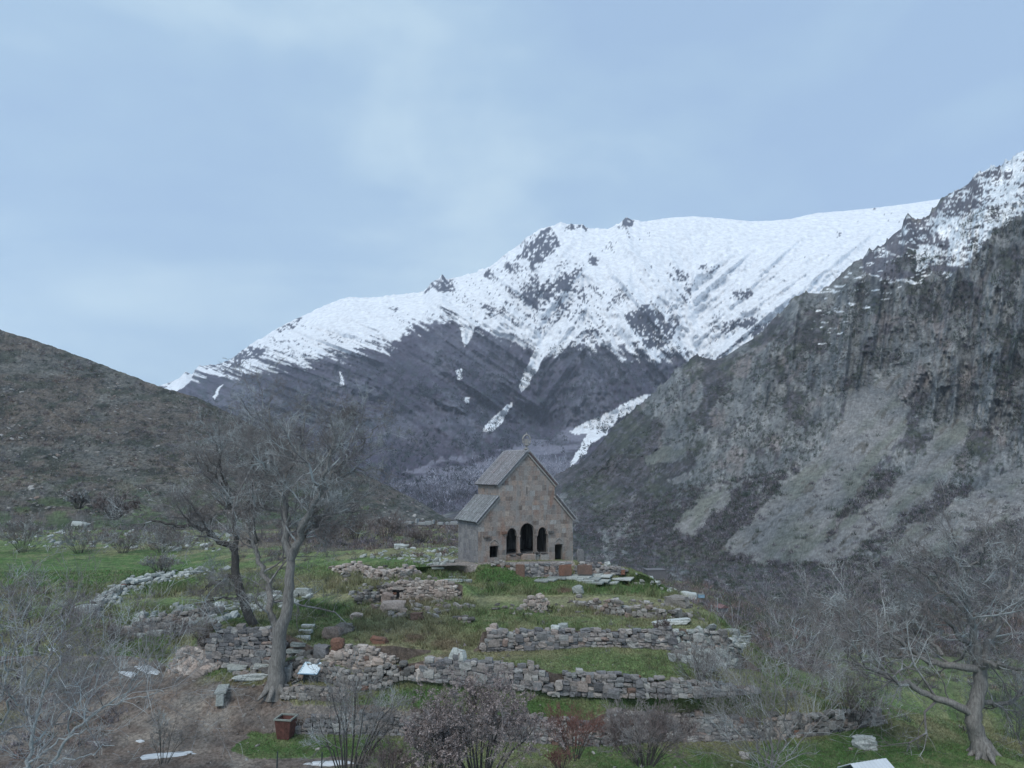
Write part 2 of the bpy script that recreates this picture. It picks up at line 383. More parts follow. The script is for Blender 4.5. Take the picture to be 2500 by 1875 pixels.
def flank(fn, U, V):
    """noise that runs down the fall line of each mountain flank"""
    r = 0; w = 0
    for a, b_, k in FLANKS:
        m_ = sstep(a - 9, a + 9, U) * sstep(b_ + 9, b_ - 9, U)
        r = r + m_ * fn(U + (V - 800) * k); w = w + m_
    return r / np.maximum(w, 1e-6)
U1 = np.concatenate([np.arange(180, 340, 20), np.arange(340, 2360, 2.4), np.arange(2360, 2900, 20)])
sil = curve(SKYFAR, U1)
mid = curve([(180, 1080), (500, 1040), (900, 1030), (1074, 1000), (1300, 1040), (1600, 1050), (2000, 950), (2900, 900)], U1, 20)
spur = curve([(180, 0), (700, 0.3), (834, -0.2), (1074, 1), (1317, -0.9), (1560, 0.8), (1700, -0.8), (1900, 0.6), (2300, 0.8), (2900, 0)], U1, 25)
far_lines = [(curve([(180, 1420), (2900, 1420)], U1), 560 + 0 * U1), (curve([(180, 1290), (1100, 1290), (1400, 1260), (2900, 1200)], U1), 950 + 0 * U1),
             (mid, 1900 - 180 * spur), (sil * 0.45 + mid * 0.55, 2350 - 160 * spur), (sil, 3000 + 0 * U1), (sil + 10, 3080 + 0 * U1), (sil + 120, 3700 + 0 * U1)]
def fdisp(U, V, Y, S):
    inside = np.clip(S - 1, 0, 1) * np.clip((4 - S) * 2.2, 0, 1)
    r = flank(lambda q: ridged(q / 75, V / 260, 5, 3, 0.55), U, V) - 0.5
    r2 = ridged(U / 40 + 3, V / 46, 5, 9, 0.62) - 0.5
    up_ = np.clip(S - 2.6, 0, 1)
    Y = Y * (1 - 0.075 * r * inside * (1 - 0.5 * up_) - 0.045 * r2 * inside * (1 - 0.6 * up_))
    crag = (fbm(U / 9, U * 0 + 2, 3, 5) - 0.5)
    V = V + np.where(np.abs(S - 4) < 0.04, 1, np.clip(1 - np.abs(4 - S) * 6, 0, 1)) * crag * 9 * curve([(180, 1), (800, 0.5), (1030, 1), (1240, 1.4), (1440, 1.1), (1560, 0.8), (1620, 0.12), (2300, 0.1), (2900, 0.1)], U1)[None, :]
    return U, V, Y
def fcol(U, V, P, S):
    w1, w2 = fbm(U / 14, V / 14, 4, 21) - 0.5, fbm(U / 14, V / 14, 4, 31) - 0.5
    big = fbm(U / 90, V / 70, 4, 41)
    c = np.zeros(U.shape + (3,)) + np.array((0.062, 0.053, 0.062))
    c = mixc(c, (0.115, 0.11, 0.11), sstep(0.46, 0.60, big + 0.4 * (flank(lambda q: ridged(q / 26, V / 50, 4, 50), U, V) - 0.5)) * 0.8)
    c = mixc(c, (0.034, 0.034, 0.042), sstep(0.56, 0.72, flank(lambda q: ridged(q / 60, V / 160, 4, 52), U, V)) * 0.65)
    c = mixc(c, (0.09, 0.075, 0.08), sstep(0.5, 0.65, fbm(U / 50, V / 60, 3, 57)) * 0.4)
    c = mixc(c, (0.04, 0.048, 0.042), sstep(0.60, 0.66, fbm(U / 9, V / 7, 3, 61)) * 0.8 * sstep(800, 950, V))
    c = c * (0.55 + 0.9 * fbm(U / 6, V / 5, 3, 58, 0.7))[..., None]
    # pale valley scree at the foot
    sc = [(920, 1185), (1000, 1150), (1090, 1112), (1200, 1105), (1330, 1065), (1420, 1030), (1440, 1080), (1400, 1150), (1300, 1170), (1080, 1160), (960, 1200)]
    c = mixc(c, (0.19, 0.175, 0.175), pip(U + w1 * 40, V + w2 * 30, sc) * sstep(0.35, 0.5, fbm(U / 60 + V / 30, V / 14, 4, 33)) * 0.85)
    # snow
    sl_ = np.interp(U, *np.array(SNOWLINE).T)
    streak = flank(lambda q: fbm(q / 15, V / 26, 4, 71, 0.65), U, V) - 0.5
    fine = fbm(U / 7, V / 4.5, 3, 81, 0.6) - 0.5
    d = sl_ - V                       # >0 above the snow line
    snow = sstep(-4, 4, d + 105 * streak + 26 * fine)
    dens = np.zeros(U.shape)
    for (uu, vv, ru, rv, s) in [(1330, 730, 170, 110, 0.9), (1150, 740, 130, 50, 0.5), (1660, 740, 120, 90, 0.7), (1560, 800, 180, 60, 0.6), (1730, 780, 120, 50, 0.6), (900, 820, 200, 50, 0.4),
                                (1290, 600, 90, 70, 0.75), (640, 850, 110, 45, 0.8), (560, 880, 60, 40, 0.9), (1075, 700, 55, 35, 0.7), (1880, 650, 120, 40, 0.12), (1800, 800, 90, 50, 0.7), (1420, 840, 150, 40, 0.7), (1376, 699, 34, 30, 1.25), (1509, 722, 40, 26, 1.2), (1567, 774, 50, 34, 1.25), (1654, 676, 34, 30, 1.15), (1700, 710, 38, 28, 1.1), (1718, 650, 30, 26, 1.1), (1804, 716, 26, 22, 1.25), (1295, 734, 44, 30, 1.15), (1336, 785, 40, 30, 1.1), (1469, 803, 60, 34, 1.15), (1765, 800, 50, 26, 1.2), (1600, 840, 90, 26, 1.1), (1210, 760, 60, 30, 1.05), (1840, 800, 40, 30, 1.2), (1250, 660, 40, 24, 1.0), (1480, 640, 120, 60, 0.25), (950, 780, 120, 30, 0.3)]:
        dens = np.maximum(dens, s * 1.1 * np.exp(-((U - uu) / ru) ** 2 - ((V - vv) / rv) ** 2))
    clus = fbm(U / 42, V / 36, 3, 93)
    sp_ = flank(lambda q: 0.22 * ridged(q / 30, V / 90, 3, 91, 0.6) + 0.30 * fbm(q / 7, V / 13, 3, 94, 0.65), U, V) + 0.48 * fbm(U / 5, V / 4, 3, 95, 0.65) + 0.35 * (clus - 0.5)
    rock = sstep(0.0, 0.012, sp_ - (0.766 - 0.262 * dens))
    gl = np.zeros(U.shape, bool); rk = np.zeros(U.shape, bool)
    for g in GUL: gl |= pip(U + w1 * 11, V + w2 * 11, g)
    for g in ROCKS: rk |= pip(U + w1 * 22, V + w2 * 22, g)
    rock = np.maximum(rock, rk * sstep(0.44, 0.47, fbm(U / 5, V / 5, 3, 99) + 0.05))
    vgull = pip(U + w1 * 10, V + w2 * 10, [(1690, 700), (1790, 640), (1800, 700), (1740, 770), (1720, 830), (1690, 850), (1680, 830)]) | pip(U + w1 * 10, V, [(1310, 855), (1345, 800), (1380, 770), (1390, 790), (1335, 850)])
    rock = rock * ~vgull
    rc = np.zeros(U.shape + (3,)) + np.array((0.042, 0.042, 0.048)); rc = mixc(rc, (0.09, 0.087, 0.092), fbm(U / 8, V / 8, 3, 55))
    snow = np.where(V < sl_ + 60, snow, 0); s2 = np.maximum(snow * (1 - rock), gl)
    base = np.where((d > 0)[..., None], rc, c)
    base = base * (0.85 + 0.3 * rng.random(U.shape))[..., None]
    white = np.zeros(U.shape + (3,)) + np.array((0.80, 0.82, 0.85))
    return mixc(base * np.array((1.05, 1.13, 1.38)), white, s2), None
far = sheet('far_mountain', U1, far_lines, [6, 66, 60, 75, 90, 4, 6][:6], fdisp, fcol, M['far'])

# left hill -----------------------------------------------------------
U2 = np.concatenate([np.arange(-900, 0, 30), np.arange(0, 1110, 2.6), np.arange(1110, 1300, 20)])
hs = curve(HILLSIL, U2, 4)
hill_lines = [(1440 + 0 * U2, 95 + 0 * U2), (curve([(-900, 1235), (0, 1245), (500, 1275), (1000, 1288), (1100, 1292), (1300, 1300)], U2, 10), 165 + 0 * U2),
              (hs, curve([(-900, 330), (0, 320), (600, 270), (1085, 240), (1300, 230)], U2)), (hs + 12, curve([(-900, 360), (0, 345), (600, 290), (1085, 255), (1300, 245)], U2)), (hs + 250, curve([(-900, 500), (1300, 400)], U2))]
def hdisp(U, V, Y, S):
    ins = np.clip(S - 0.6, 0, 1) * np.clip((2 - S) * 3, 0, 1)
    Y = Y * (1 - 0.05 * (fbm(U / 170, V / 120, 4, 12) - 0.5) * ins - 0.02 * (ridged((U - V) / 60, V / 60, 4, 15) - 0.5) * ins)
    V = V + np.clip(1 - np.abs(S - 2) * 5, 0, 1) * (fbm(U / 8, U * 0, 3, 8) - 0.5) * 4
    return U, V, Y
def hcol(U, V, P, S):
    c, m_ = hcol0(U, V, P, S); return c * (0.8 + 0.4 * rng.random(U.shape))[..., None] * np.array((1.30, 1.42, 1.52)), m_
def hcol0(U, V, P, S):
    c = np.zeros(U.shape + (3,)) + np.array((0.098, 0.082, 0.070))
    tt = sstep(0.42, 0.6, fbm(U / 130 + V / 200, V / 50, 4, 101))
    c = mixc(c, (0.105, 0.10, 0.09), tt * 0.8)
    c = mixc(c, (0.052, 0.055, 0.045), sstep(0.56, 0.66, fbm(U / 45 + V / 60, V / 18, 4, 111)) * 0.8)
    c = mixc(c, (0.04, 0.04, 0.038), sstep(0.62, 0.68, fbm(U / 8, V / 5, 3, 121)) * 0.7)
    c = mixc(c, (0.17, 0.16, 0.15), sstep(0.72, 0.78, fbm(U / 5, V / 3.5, 3, 131)) * 0.5)
    c = mixc(c, (0.07, 0.095, 0.045), sstep(1130, 1270, V + 60 * (fbm(U / 60, V / 30, 3, 141) - 0.5)) * 0.75 * sstep(0.45, 0.6, fbm(U / 50, V / 18, 3, 151)) * (U < 900))
    return c, None
hill = sheet('left_hill', U2, hill_lines, [22, 150, 4, 5], hdisp, hcol, M['hill'])

# right mountain ------------------------------------------------------
U3 = np.concatenate([np.arange(850, 1200, 10), np.arange(1200, 2560, 2.6), np.arange(2560, 3300, 30)])
cs = curve(CLIFFSIL, U3)
foot_v = curve([(850, 1310), (1100, 1285), (1350, 1330), (1500, 1345), (1700, 1372), (1900, 1390), (2100, 1400), (3300, 1400)], U3, 15)
foot_y = curve([(850, 700), (1100, 600), (1350, 480), (1500, 430), (1700, 380), (1900, 340), (2200, 300), (2500, 270), (3300, 250)], U3, 15)
c_v = curve([(850, 1305), (1100, 1272), (1350, 1230), (1500, 1170), (1700, 1060), (1900, 990), (2100, 950), (2300, 1040), (2500, 1080), (3300, 1080)], U3, 15)
c_v = np.maximum(c_v, cs + 14)
c_y = curve([(850, 850), (1100, 800), (1350, 680), (1500, 640), (1700, 560), (1900, 530), (2100, 500), (2300, 430), (2500, 390), (3300, 360)], U3, 15)
top_y = curve([(850, 1000), (1300, 860), (1600, 820), (1900, 800), (2100, 760), (2300, 730), (2500, 660), (3300, 600)], U3, 15)
rm_lines = [(curve([(850, 1420), (1350, 1440), (1700, 1520), (1900, 1600), (3300, 1700)], U3), curve([(850, 260), (1350, 210), (1700, 150), (1900, 115), (3300, 105)], U3)),
            (foot_v, foot_y), (c_v, c_y), (cs * 0.5 + c_v * 0.5, top_y * 0.35 + c_y * 0.65), (cs, top_y), (cs + 14, top_y + 30), (cs + 260, top_y + 260)]
def P2(l): return [(x * 1.13, y * 1.13) for x, y in l]
SCREE = [P2([(1835, 838), (1930, 815), (1950, 810), (1930, 850), (1965, 880), (1960, 930), (1925, 975), (1880, 1020), (1860, 1060), (1800, 1130), (1775, 1215), (1640, 1215), (1560, 1190), (1600, 1140), (1660, 1090), (1740, 1000), (1790, 960), (1820, 900)]),
         P2([(2060, 890), (2095, 930), (2050, 1010), (2010, 1080), (1960, 1110), (1900, 1150), (1830, 1200), (1770, 1215), (1800, 1150), (1830, 1110), (1900, 1080), (1990, 990), (2030, 930)]),
         P2([(2230, 985), (2230, 1120), (2120, 1150), (2050, 1210), (1880, 1215), (1960, 1150), (2000, 1125), (2110, 1060)]),
         P2([(1490, 1090), (1530, 1050), (1610, 1038), (1560, 1090), (1500, 1160), (1450, 1150), (1452, 1130)]),
         P2([(1160, 955), (1240, 925), (1300, 890), (1270, 950), (1240, 1000), (1200, 1010)]),
         P2([(1390, 985), (1440, 965), (1500, 960), (1470, 985), (1400, 1010)]), P2([(1440, 1030), (1480, 1018), (1495, 1035), (1455, 1045)])]
SNOWR = [[(2304, 490), (2400, 405), (2500, 350), (2700, 270), (3300, 150), (3300, 300), (2700, 440), (2500, 520), (2430, 560), (2400, 600), (2365, 650), (2290, 645), (2235, 662), (2240, 610), (2180, 590), (2216, 540), (2260, 545)],
         [(2110, 618), (2150, 612), (2200, 628), (2180, 634)], [(2100, 660), (2160, 672), (2250, 690), (2240, 696), (2160, 682)], [(2300, 665), (2330, 668), (2318, 680), (2300, 676)]]
CRAG = [[(2268, 528), (2304, 486), (2340, 460), (2370, 440), (2412, 408), (2447, 412), (2438, 440), (2400, 460), (2398, 500), (2350, 530), (2310, 535)],
        [(2105, 632), (2150, 600), (2190, 565), (2205, 530), (2216, 524), (2240, 545), (2268, 530), (2290, 570), (2335, 618), (2260, 600), (2215, 605), (2190, 645), (2150, 650)],
        [(2110, 625), (2180, 640), (2240, 672), (2180, 690), (2100, 655)], [(2450, 420), (2470, 415), (2465, 445), (2452, 440)], [(2260, 640), (2360, 650), (2290, 670)]]
def scree_mask(U, V):
    w1, w2 = fbm(U / 30, V / 30, 4, 22) - 0.5, fbm(U / 30, V / 30, 4, 32) - 0.5
    m = np.zeros(U.shape, bool)
    for p in SCREE: m |= pip(U + w1 * 46, V + w2 * 40, p)
    return m
def rdisp(U, V, Y, S):
    ins = np.clip(S - 1.1, 0, 1) * np.clip((4 - S) * 3, 0, 1)
    scr = scree_mask(U, V).astype(float)
    for _ in range(45): scr = (scr + np.roll(scr, 1, 0) + np.roll(scr, -1, 0) + np.roll(scr, 1, 1) + np.roll(scr, -1, 1)) / 5
    cl = np.clip((U + (1000 - V) * 0.6 - 1500) / 500, 0, 1) * np.clip((S - 1.7) * 2, 0, 1)
    diag = U + V * 0.9
    r = ridged(diag / 120, V / 400, 4, 13, 0.55) - 0.5
    rv = ridged((U + 0.15 * V) / 92, V / 520, 5, 47, 0.5) - 0.5
    r3 = ridged(U / 16, V / 34, 4, 33, 0.6) - 0.5
    Y = Y * (1 - ins * ((1 - 0.5 * scr) * (0.05 * r * (1 - 0.8 * cl) + cl * 0.16 * rv) + (1 - 0.95 * scr) * 0.022 * r3))
    cr_ = ridged(U / 22, U * 0 + 5, 4, 5, 0.6) - 0.45
    V = V + np.clip(1 - np.abs(4 - S) * 5, 0, 1) * -cr_ * 24
    return U, V, Y
def rcol(U, V, P, S):
    w1, w2 = fbm(U / 16, V / 16, 4, 21) - 0.5, fbm(U / 16, V / 16, 4, 31) - 0.5
    c = np.zeros(U.shape + (3,)) + np.array((0.066, 0.06, 0.058))                   # brush
    c = mixc(c, (0.06, 0.066, 0.046), sstep(0.5, 0.62, fbm(U / 70, V / 50, 4, 43)) * 0.8)
    c = mixc(c, (0.105, 0.098, 0.102), sstep(0.52, 0.64, fbm(U / 9, V / 6, 3, 45, 0.6)) * 0.75)
    c = mixc(c, (0.036, 0.038, 0.034), sstep(0.55, 0.66, fbm((U + V) / 12, (V - U) / 40, 3, 42, 0.6)) * 0.7)
    rockn = fbm((U + 0.3 * V) / 70, V / 90, 5, 44, 0.6)
    cliffness = sstep(-60, 160, (U - 1500) * 0.9 + (960 - V))           # cliffs toward the upper right
    rk = sstep(0.515, 0.575, rockn + 0.27 * (cliffness - 0.42))
    rc = np.zeros(c.shape) + np.array((0.130, 0.130, 0.118))
    rc = mixc(rc, (0.085, 0.082, 0.078), sstep(0.50, 0.62, fbm(U / 10, V / 26, 4, 46, 0.65)) * 0.7)
    rc = mixc(rc, (0.05, 0.05, 0.05), sstep(0.80, 0.92, ridged((U + 0.15 * V) / 46, V / 420, 3, 47, 0.5)) * cliffness * 0.9)
    rc = mixc(rc, (0.20, 0.195, 0.175), sstep(0.54, 0.68, fbm(U / 16, V / 34, 4, 48, 0.65)) * 0.8)
    rc = mixc(rc, (0.16, 0.13, 0.115), sstep(0.62, 0.75, fbm(U / 50, V / 60, 3, 49)) * 0.5)
    c = c * (1 - rk[..., None]) + rc * rk[..., None]
    c = mixc(c, (0.042, 0.047, 0.036), sstep(0.64, 0.69, fbm(U / 7, V / 6, 3, 62)) * 0.85 )
    scr = scree_mask(U, V)
    sc = np.zeros(c.shape) + np.array((0.128, 0.126, 0.120)); sc = mixc(sc, (0.098, 0.102, 0.088), sstep(0.45, 0.65, fbm((U + V) / 40, (V - U) / 160, 4, 66)))
    sc = mixc(sc, (0.075, 0.07, 0.06), sstep(0.68, 0.72, fbm((U + V) / 18, (V - U) / 60, 3, 68)) * 0.9)
    c = np.where(scr[..., None], sc, c)
    sn = np.zeros(U.shape, bool); cg = np.zeros(U.shape, bool)
    for p in SNOWR: sn |= pip(U + w1 * 22, V + w2 * 18, p)
    for p in CRAG: cg |= pip(U + w1 * 26, V + w2 * 24, p)
    spk = 0.55 * fbm((U + V) / 16, V / 8, 4, 92, 0.6) + 0.45 * fbm(U / 6, V / 4, 3, 96, 0.6)
    sn &= (spk < 0.585)
    crs = cg & (fbm(U / 8, V / 4.5, 3, 97, 0.6) < 0.60)
    dust = (cs[None, :] * 0 + V < cs[None, :] + 150) & (U > 1980) & (fbm((U - V * 1.4) / 26, (V + U * 0.12) / 5, 3, 98) > 0.72)
    purple = np.array((0.10, 0.095, 0.10))
    c = np.where((cg | (sn == False) & pip(U, V, SNOWR[0]))[..., None], purple + 0.05 * (fbm(U / 9, V / 9, 3, 3)[..., None] - 0.5), c)
    sn = (sn & ~crs) | dust
    c = c * (0.78 + 0.44 * rng.random(U.shape))[..., None]
    c = np.where(scr[..., None], c * 1.12, c * np.array((0.95, 0.98, 1.04)))
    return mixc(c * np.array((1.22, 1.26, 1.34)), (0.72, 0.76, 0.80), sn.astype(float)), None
rmt = sheet('right_mountain', U3, rm_lines, [50, 95, 110, 90, 90 * 0 + 60, 4, 6][:6], rdisp, rcol, M['cliff'])

# ground: mound with terraces, path, field, valley rim ---------------------
UG = np.concatenate([np.arange(-700, -30, 20), np.arange(-30, 2560, 3.0), np.arange(2560, 3200, 20)])
def zl(vp, zp, sm=6):
    v = curve(vp, UG, sm); z = curve(zp, UG, sm); return v, zdepth(v, z)
def yl(vp, yp, sm=6): return curve(vp, UG, sm), curve(yp, UG, sm)
LN = []
LN.append(zl([(-700, 2500), (3200, 2500)], [(-700, -7.2), (0, -6.8), (1300, -7.6), (2500, -9)]))
LN.append(zl([(-700, 1900), (3200, 1900)], [(-700, -6.2), (0, -6.1), (700, -6.2), (1300, -6.7), (1900, -6.9), (2500, -7.4), (3200, -8.5)]))
b4v = [(-700, 1790), (690, 1785), (731, 1787), (852, 1788), (1040, 1793), (1300, 1808), (1389, 1815), (1462, 1817), (1606, 1804), (1841, 1804), (2000, 1790), (2155, 1762), (2200, 1776), (2310, 1815), (2500, 1882), (2700, 1895), (3200, 1897)]
b4z = [(-700, -5.5), (0, -5.7), (700, -5.75), (1000, -6.1), (1300, -6.3), (1600, -6.45), (1841, -6.6), (2155, -6.75), (2500, -7.3), (3200, -8.3)]
B4 = zl(b4v, b4z, 3)
t4v = [(-700, 1784), (690, 1778), (726, 1750), (814, 1747), (1115, 1744), (1300, 1752), (1346, 1757), (1440, 1757), (1465, 1744), (1527, 1728), (1570, 1741), (1715, 1744), (1787, 1752), (2000, 1745), (2150, 1732), (2175, 1752), (2310, 1806), (2500, 1864), (2700, 1885), (3200, 1890)]
T4 = (curve(t4v, UG, 3), B4[1] + 0.18)
LN += [B4, T4]
b3v = [(-700, 1705), (400, 1695), (640, 1690), (722, 1648), (795, 1655), (868, 1678), (917, 1674), (985, 1652), (1052, 1657), (1100, 1661), (1190, 1668), (1317, 1676), (1346, 1690), (1462, 1694), (1642, 1697), (1736, 1694), (1850, 1685), (1950, 1700), (2155, 1752), (2300, 1835), (2500, 1900), (3200, 1930)]
b3y = [(-700, 46), (640, 45.2), (722, 46), (795, 45.5), (868, 44.3), (985, 44.2), (1100, 43.9), (1300, 43.4), (1700, 43.0), (1850, 43.9), (1950, 45.5), (2155, 48), (2300, 47), (2500, 46), (3200, 48)]
B3 = yl(b3v, b3y, 3)
t3v = [(-700, 1703), (400, 1690), (640, 1672), (700, 1612), (722, 1605), (795, 1622), (863, 1646), (903, 1641), (958, 1625), (1012, 1617), (1052, 1607), (1126, 1612), (1208, 1619), (1317, 1629), (1353, 1643), (1498, 1644), (1606, 1661), (1736, 1668), (1823, 1673), (1870, 1682), (1950, 1697), (2155, 1750), (2300, 1834), (2500, 1899), (3200, 1930)]
T3 = (curve(t3v, UG, 3), B3[1] + 0.18)
LN += [B3, T3]
b2v = [(-700, 1610), (300, 1610), (400, 1640), (490, 1628), (664, 1622), (700, 1606), (770, 1608), (800, 1615), (880, 1640), (940, 1636), (1012, 1605), (1060, 1592), (1150, 1592), (1176, 1590), (1281, 1586), (1425, 1575), (1534, 1577), (1635, 1581), (1700, 1600), (1758, 1622), (1850, 1640), (2000, 1710), (2155, 1770), (2300, 1850), (2500, 1925), (3200, 1960)]
b2y = [(-700, 56), (300, 53), (490, 49), (664, 48.5), (800, 46.6), (940, 45.8), (1012, 46.6), (1150, 47.3), (1425, 47.4), (1640, 47.2), (1760, 46.5), (1900, 49), (2155, 53), (2500, 55), (3200, 60)]
B2 = yl(b2v, b2y, 3)
t2v = [(-700, 1604), (300, 1600), (400, 1612), (440, 1590), (490, 1550), (560, 1536), (664, 1532), (720, 1556), (770, 1582), (795, 1585), (850, 1578), (960, 1575), (1012, 1584), (1060, 1588), (1150, 1588), (1168, 1580), (1176, 1541), (1353, 1539), (1570, 1539), (1664, 1533), (1769, 1545), (1810, 1600), (1850, 1630), (2000, 1708), (2155, 1769), (2300, 1850), (2500, 1925), (3200, 1960)]
T2 = (curve(t2v, UG, 3), B2[1] + 0.2)
LN += [B2, T2]
LN.append(zl([(-700, 1530), (0, 1530), (300, 1520), (500, 1505), (700, 1510), (850, 1515), (1000, 1535), (1176, 1503), (1400, 1500), (1640, 1503), (1750, 1520), (1850, 1600), (1950, 1672), (3200, 2000)],
             [(-700, -3.6), (0, -3.6), (400, -3.1), (560, -2.2), (720, -1.95), (1000, -1.8), (1176, -1.6), (1400, -1.6), (1640, -1.7), (1750, -1.9), (1850, -4.2), (1950, -6.4), (2000, -8), (2155, -10), (2500, -12.5), (3200, -15)]))
A1i = len(LN) - 1
# ruin base / ruin top (sunken ruin with doorway), elsewhere a bank
BR = zl([(-700, 1500), (0, 1490), (400, 1480), (600, 1470), (720, 1468), (850, 1482), (900, 1474), (930, 1464), (1123, 1462), (1176, 1485), (1500, 1488), (1640, 1490), (1750, 1508), (1850, 1585), (1950, 1665), (3200, 2000)],
        [(-700, -3.4), (0, -3.4), (400, -2.9), (600, -2.1), (850, -1.75), (930, -1.7), (1123, -1.55), (1176, -1.5), (1640, -1.55), (1750, -1.9), (1850, -4.7), (1950, -7.5), (2000, -9), (2155, -11), (2500, -13), (3200, -15)], 3)
TR = (curve([(-700, 1490), (0, 1478), (400, 1460), (600, 1452), (720, 1452), (850, 1450), (925, 1440), (935, 1425), (1040, 1416), (1123, 1424), (1150, 1440), (1176, 1455), (1500, 1452), (1640, 1465), (1750, 1503), (1850, 1583), (1950, 1664), (3200, 2000)], UG, 3),
      BR[1] + curve([(-700, 5), (600, 3), (850, 2.5), (930, 0.3), (1120, 0.3), (1176, 3.8), (1640, 3.6), (1750, 2), (3200, 2)], UG, 3))
LN += [BR, TR]
LN.append(zl([(-700, 1440), (0, 1436), (400, 1430), (700, 1420), (850, 1400), (1000, 1396), (1123, 1402), (1176, 1425), (1400, 1438), (1560, 1425), (1640, 1447), (1750, 1503), (1850, 1584), (1950, 1666), (3200, 2000)],
             [(-700, -3.3), (0, -3.3), (400, -2.7), (700, -1.4), (850, -0.6), (1000, -0.35), (1176, -0.7), (1400, -0.88), (1640, -1.2), (1750, -2.2), (1850, -5.3), (1950, -8.7), (2000, -10), (2155, -12), (2500, -13.8), (3200, -15.5)]))
CB = yl([(-700, 1412), (0, 1410), (400, 1405), (700, 1395), (1000, 1385), (1110, 1380), (1150, 1380), (1210, 1377), (1250, 1385), (1278, 1405), (1390, 1402), (1440, 1398), (1530, 1392), (1580, 1405), (1640, 1444), (1750, 1510), (1850, 1595), (1950, 1680), (3200, 2000)],
        [(-700, 82), (0, 81), (400, 80), (700, 74), (1000, 67.5), (1150, 66.0), (1210, 65.2), (1278, 65.0), (1400, 65.5), (1530, 66), (1640, 62), (1750, 57.5), (1850, 59.5), (2000, 65), (2155, 69), (2500, 75), (3200, 85)])
CT = yl([(-700, 1411), (0, 1409), (400, 1404), (700, 1394), (1000, 1383), (1110, 1377), (1150, 1376), (1210, 1374), (1278, 1373), (1400, 1371), (1530, 1385), (1580, 1404), (1640, 1445), (1750, 1512), (1850, 1597), (1950, 1682), (3200, 2000)],
        [(-700, 83), (0, 82), (400, 81), (700, 75), (1000, 68.2), (1150, 66.8), (1210, 66), (1278, 65.9), (1400, 66.4), (1530, 67), (1640, 62.6), (1750, 58), (1850, 60), (2000, 66), (2155, 70), (2500, 77), (3200, 88)])
LN += [CB, CT]
LN.append(yl([(-700, 1350), (0, 1350), (400, 1352), (600, 1358), (800, 1346), (1000, 1337), (1200, 1338), (1400, 1366), (1450, 1374), (1530, 1386), (1580, 1408), (1640, 1450), (1750, 1520), (1850, 1600), (1950, 1640), (2155, 1690), (2500, 1700), (3200, 1720)],
             [(-700, 106), (0, 106), (400, 103), (600, 90), (800, 82), (1000, 82), (1200, 82), (1400, 74), (1530, 71), (1640, 65), (1750, 61), (1850, 64), (2000, 70), (2155, 75), (2500, 78), (3200, 85)]))
LN.append(yl([(-700, 1345), (0, 1343), (400, 1342), (600, 1350), (800, 1352), (1000, 1352), (1200, 1360), (1400, 1392), (1530, 1420), (1640, 1480), (1750, 1540), (1850, 1600), (1950, 1620), (2155, 1640), (2500, 1650), (3200, 1660)],
             [(-700, 110), (0, 110), (400, 107), (600, 98), (800, 92), (1000, 92), (1200, 92), (1400, 86), (1530, 84), (1640, 78), (1750, 74), (1850, 76), (2000, 80), (2155, 82), (2500, 85), (3200, 95)]))
LN.append(yl([(-700, 1290), (0, 1292), (500, 1300), (700, 1305), (900, 1308), (1150, 1300), (1300, 1380), (1450, 1418), (1700, 1470), (1850, 1530), (2155, 1560), (2500, 1560), (3200, 1560)],
             [(-700, 145), (500, 140), (900, 125), (1150, 128), (1300, 125), (1450, 125), (1700, 118), (1850, 105), (2155, 102), (3200, 110)]))
LN.append(yl([(-700, 1265), (0, 1270), (500, 1284), (900, 1283), (1090, 1282), (1180, 1300), (1300, 1362), (1450, 1385), (1700, 1425), (1850, 1470), (2155, 1500), (2500, 1490), (3200, 1480)],
             [(-700, 180), (1090, 176), (1180, 185), (1300, 190), (1450, 190), (1700, 170), (1850, 150), (2155, 135), (3200, 150)]))
WALLSTRIPS = {2: 1, 4: 1, 6: 1, 9: 1}
ROWS = [12, 45, 22, 30, 18, 26, 22, 22, 16, 12, 24, 12, 8, 26, 6, 22, 12]
assert len(ROWS) == len(LN) - 1, (len(ROWS), len(LN))
PATHS = [[(-700, 1560), (150, 1555), (380, 1610), (430, 1640), (520, 1655), (640, 1695), (720, 1720), (950, 1725), (1050, 1735), (1000, 1750), (720, 1752), (690, 1790), (600, 1790), (560, 1830), (620, 1850), (900, 1848), (900, 1868), (700, 1880), (300, 1900), (-700, 1900)]]
GREENS = [(180, 1390, 420, 52, 1.0), (470, 1378, 120, 22, .8), (-300, 1400, 400, 60, 1), (790, 1490, 95, 32, 1.0), (740, 1520, 70, 22, .7), (900, 1385, 200, 30, .75), (1090, 1390, 60, 25, .9), (1230, 1405, 110, 35, 1.0), (1400, 1435, 260, 22, .9), (1600, 1430, 80, 30, .7),
          (1260, 1500, 90, 30, .7), (1420, 1520, 200, 18, .5), (1210, 1530, 60, 20, .8), (1350, 1620, 160, 30, .45), (1600, 1630, 160, 30, .45), (1050, 1705, 200, 40, 1.0), (1300, 1735, 220, 28, .9), (1600, 1715, 250, 22, .7),
          (950, 1722, 90, 14, .8), (620, 1830, 170, 40, .9), (900, 1830, 180, 40, .9), (1600, 1860, 300, 50, .9), (2150, 1840, 350, 60, 1.0), (1440, 1840, 120, 40, 0.8), (330, 1590, 130, 35, .7), (520, 1635, 80, 20, .8), (870, 1620, 100, 22, 1.0), (960, 1605, 60, 14, .8),
          (560, 1510, 60, 20, .6), (330, 1480, 120, 40, .5), (140, 1480, 160, 40, .45), (1800, 1530, 80, 25, .7), (1760, 1600, 60, 30, .5), (250, 1290, 160, 30, .6), (100, 1330, 130, 30, .5), (430, 1650, 60, 14, .7), (700, 1345, 80, 12, .5), (2050, 1640, 300, 60, .6), (2450, 1600, 300, 80, .7), (2300, 1700, 300, 60, .6), (1880, 1640, 90, 60, .5)]
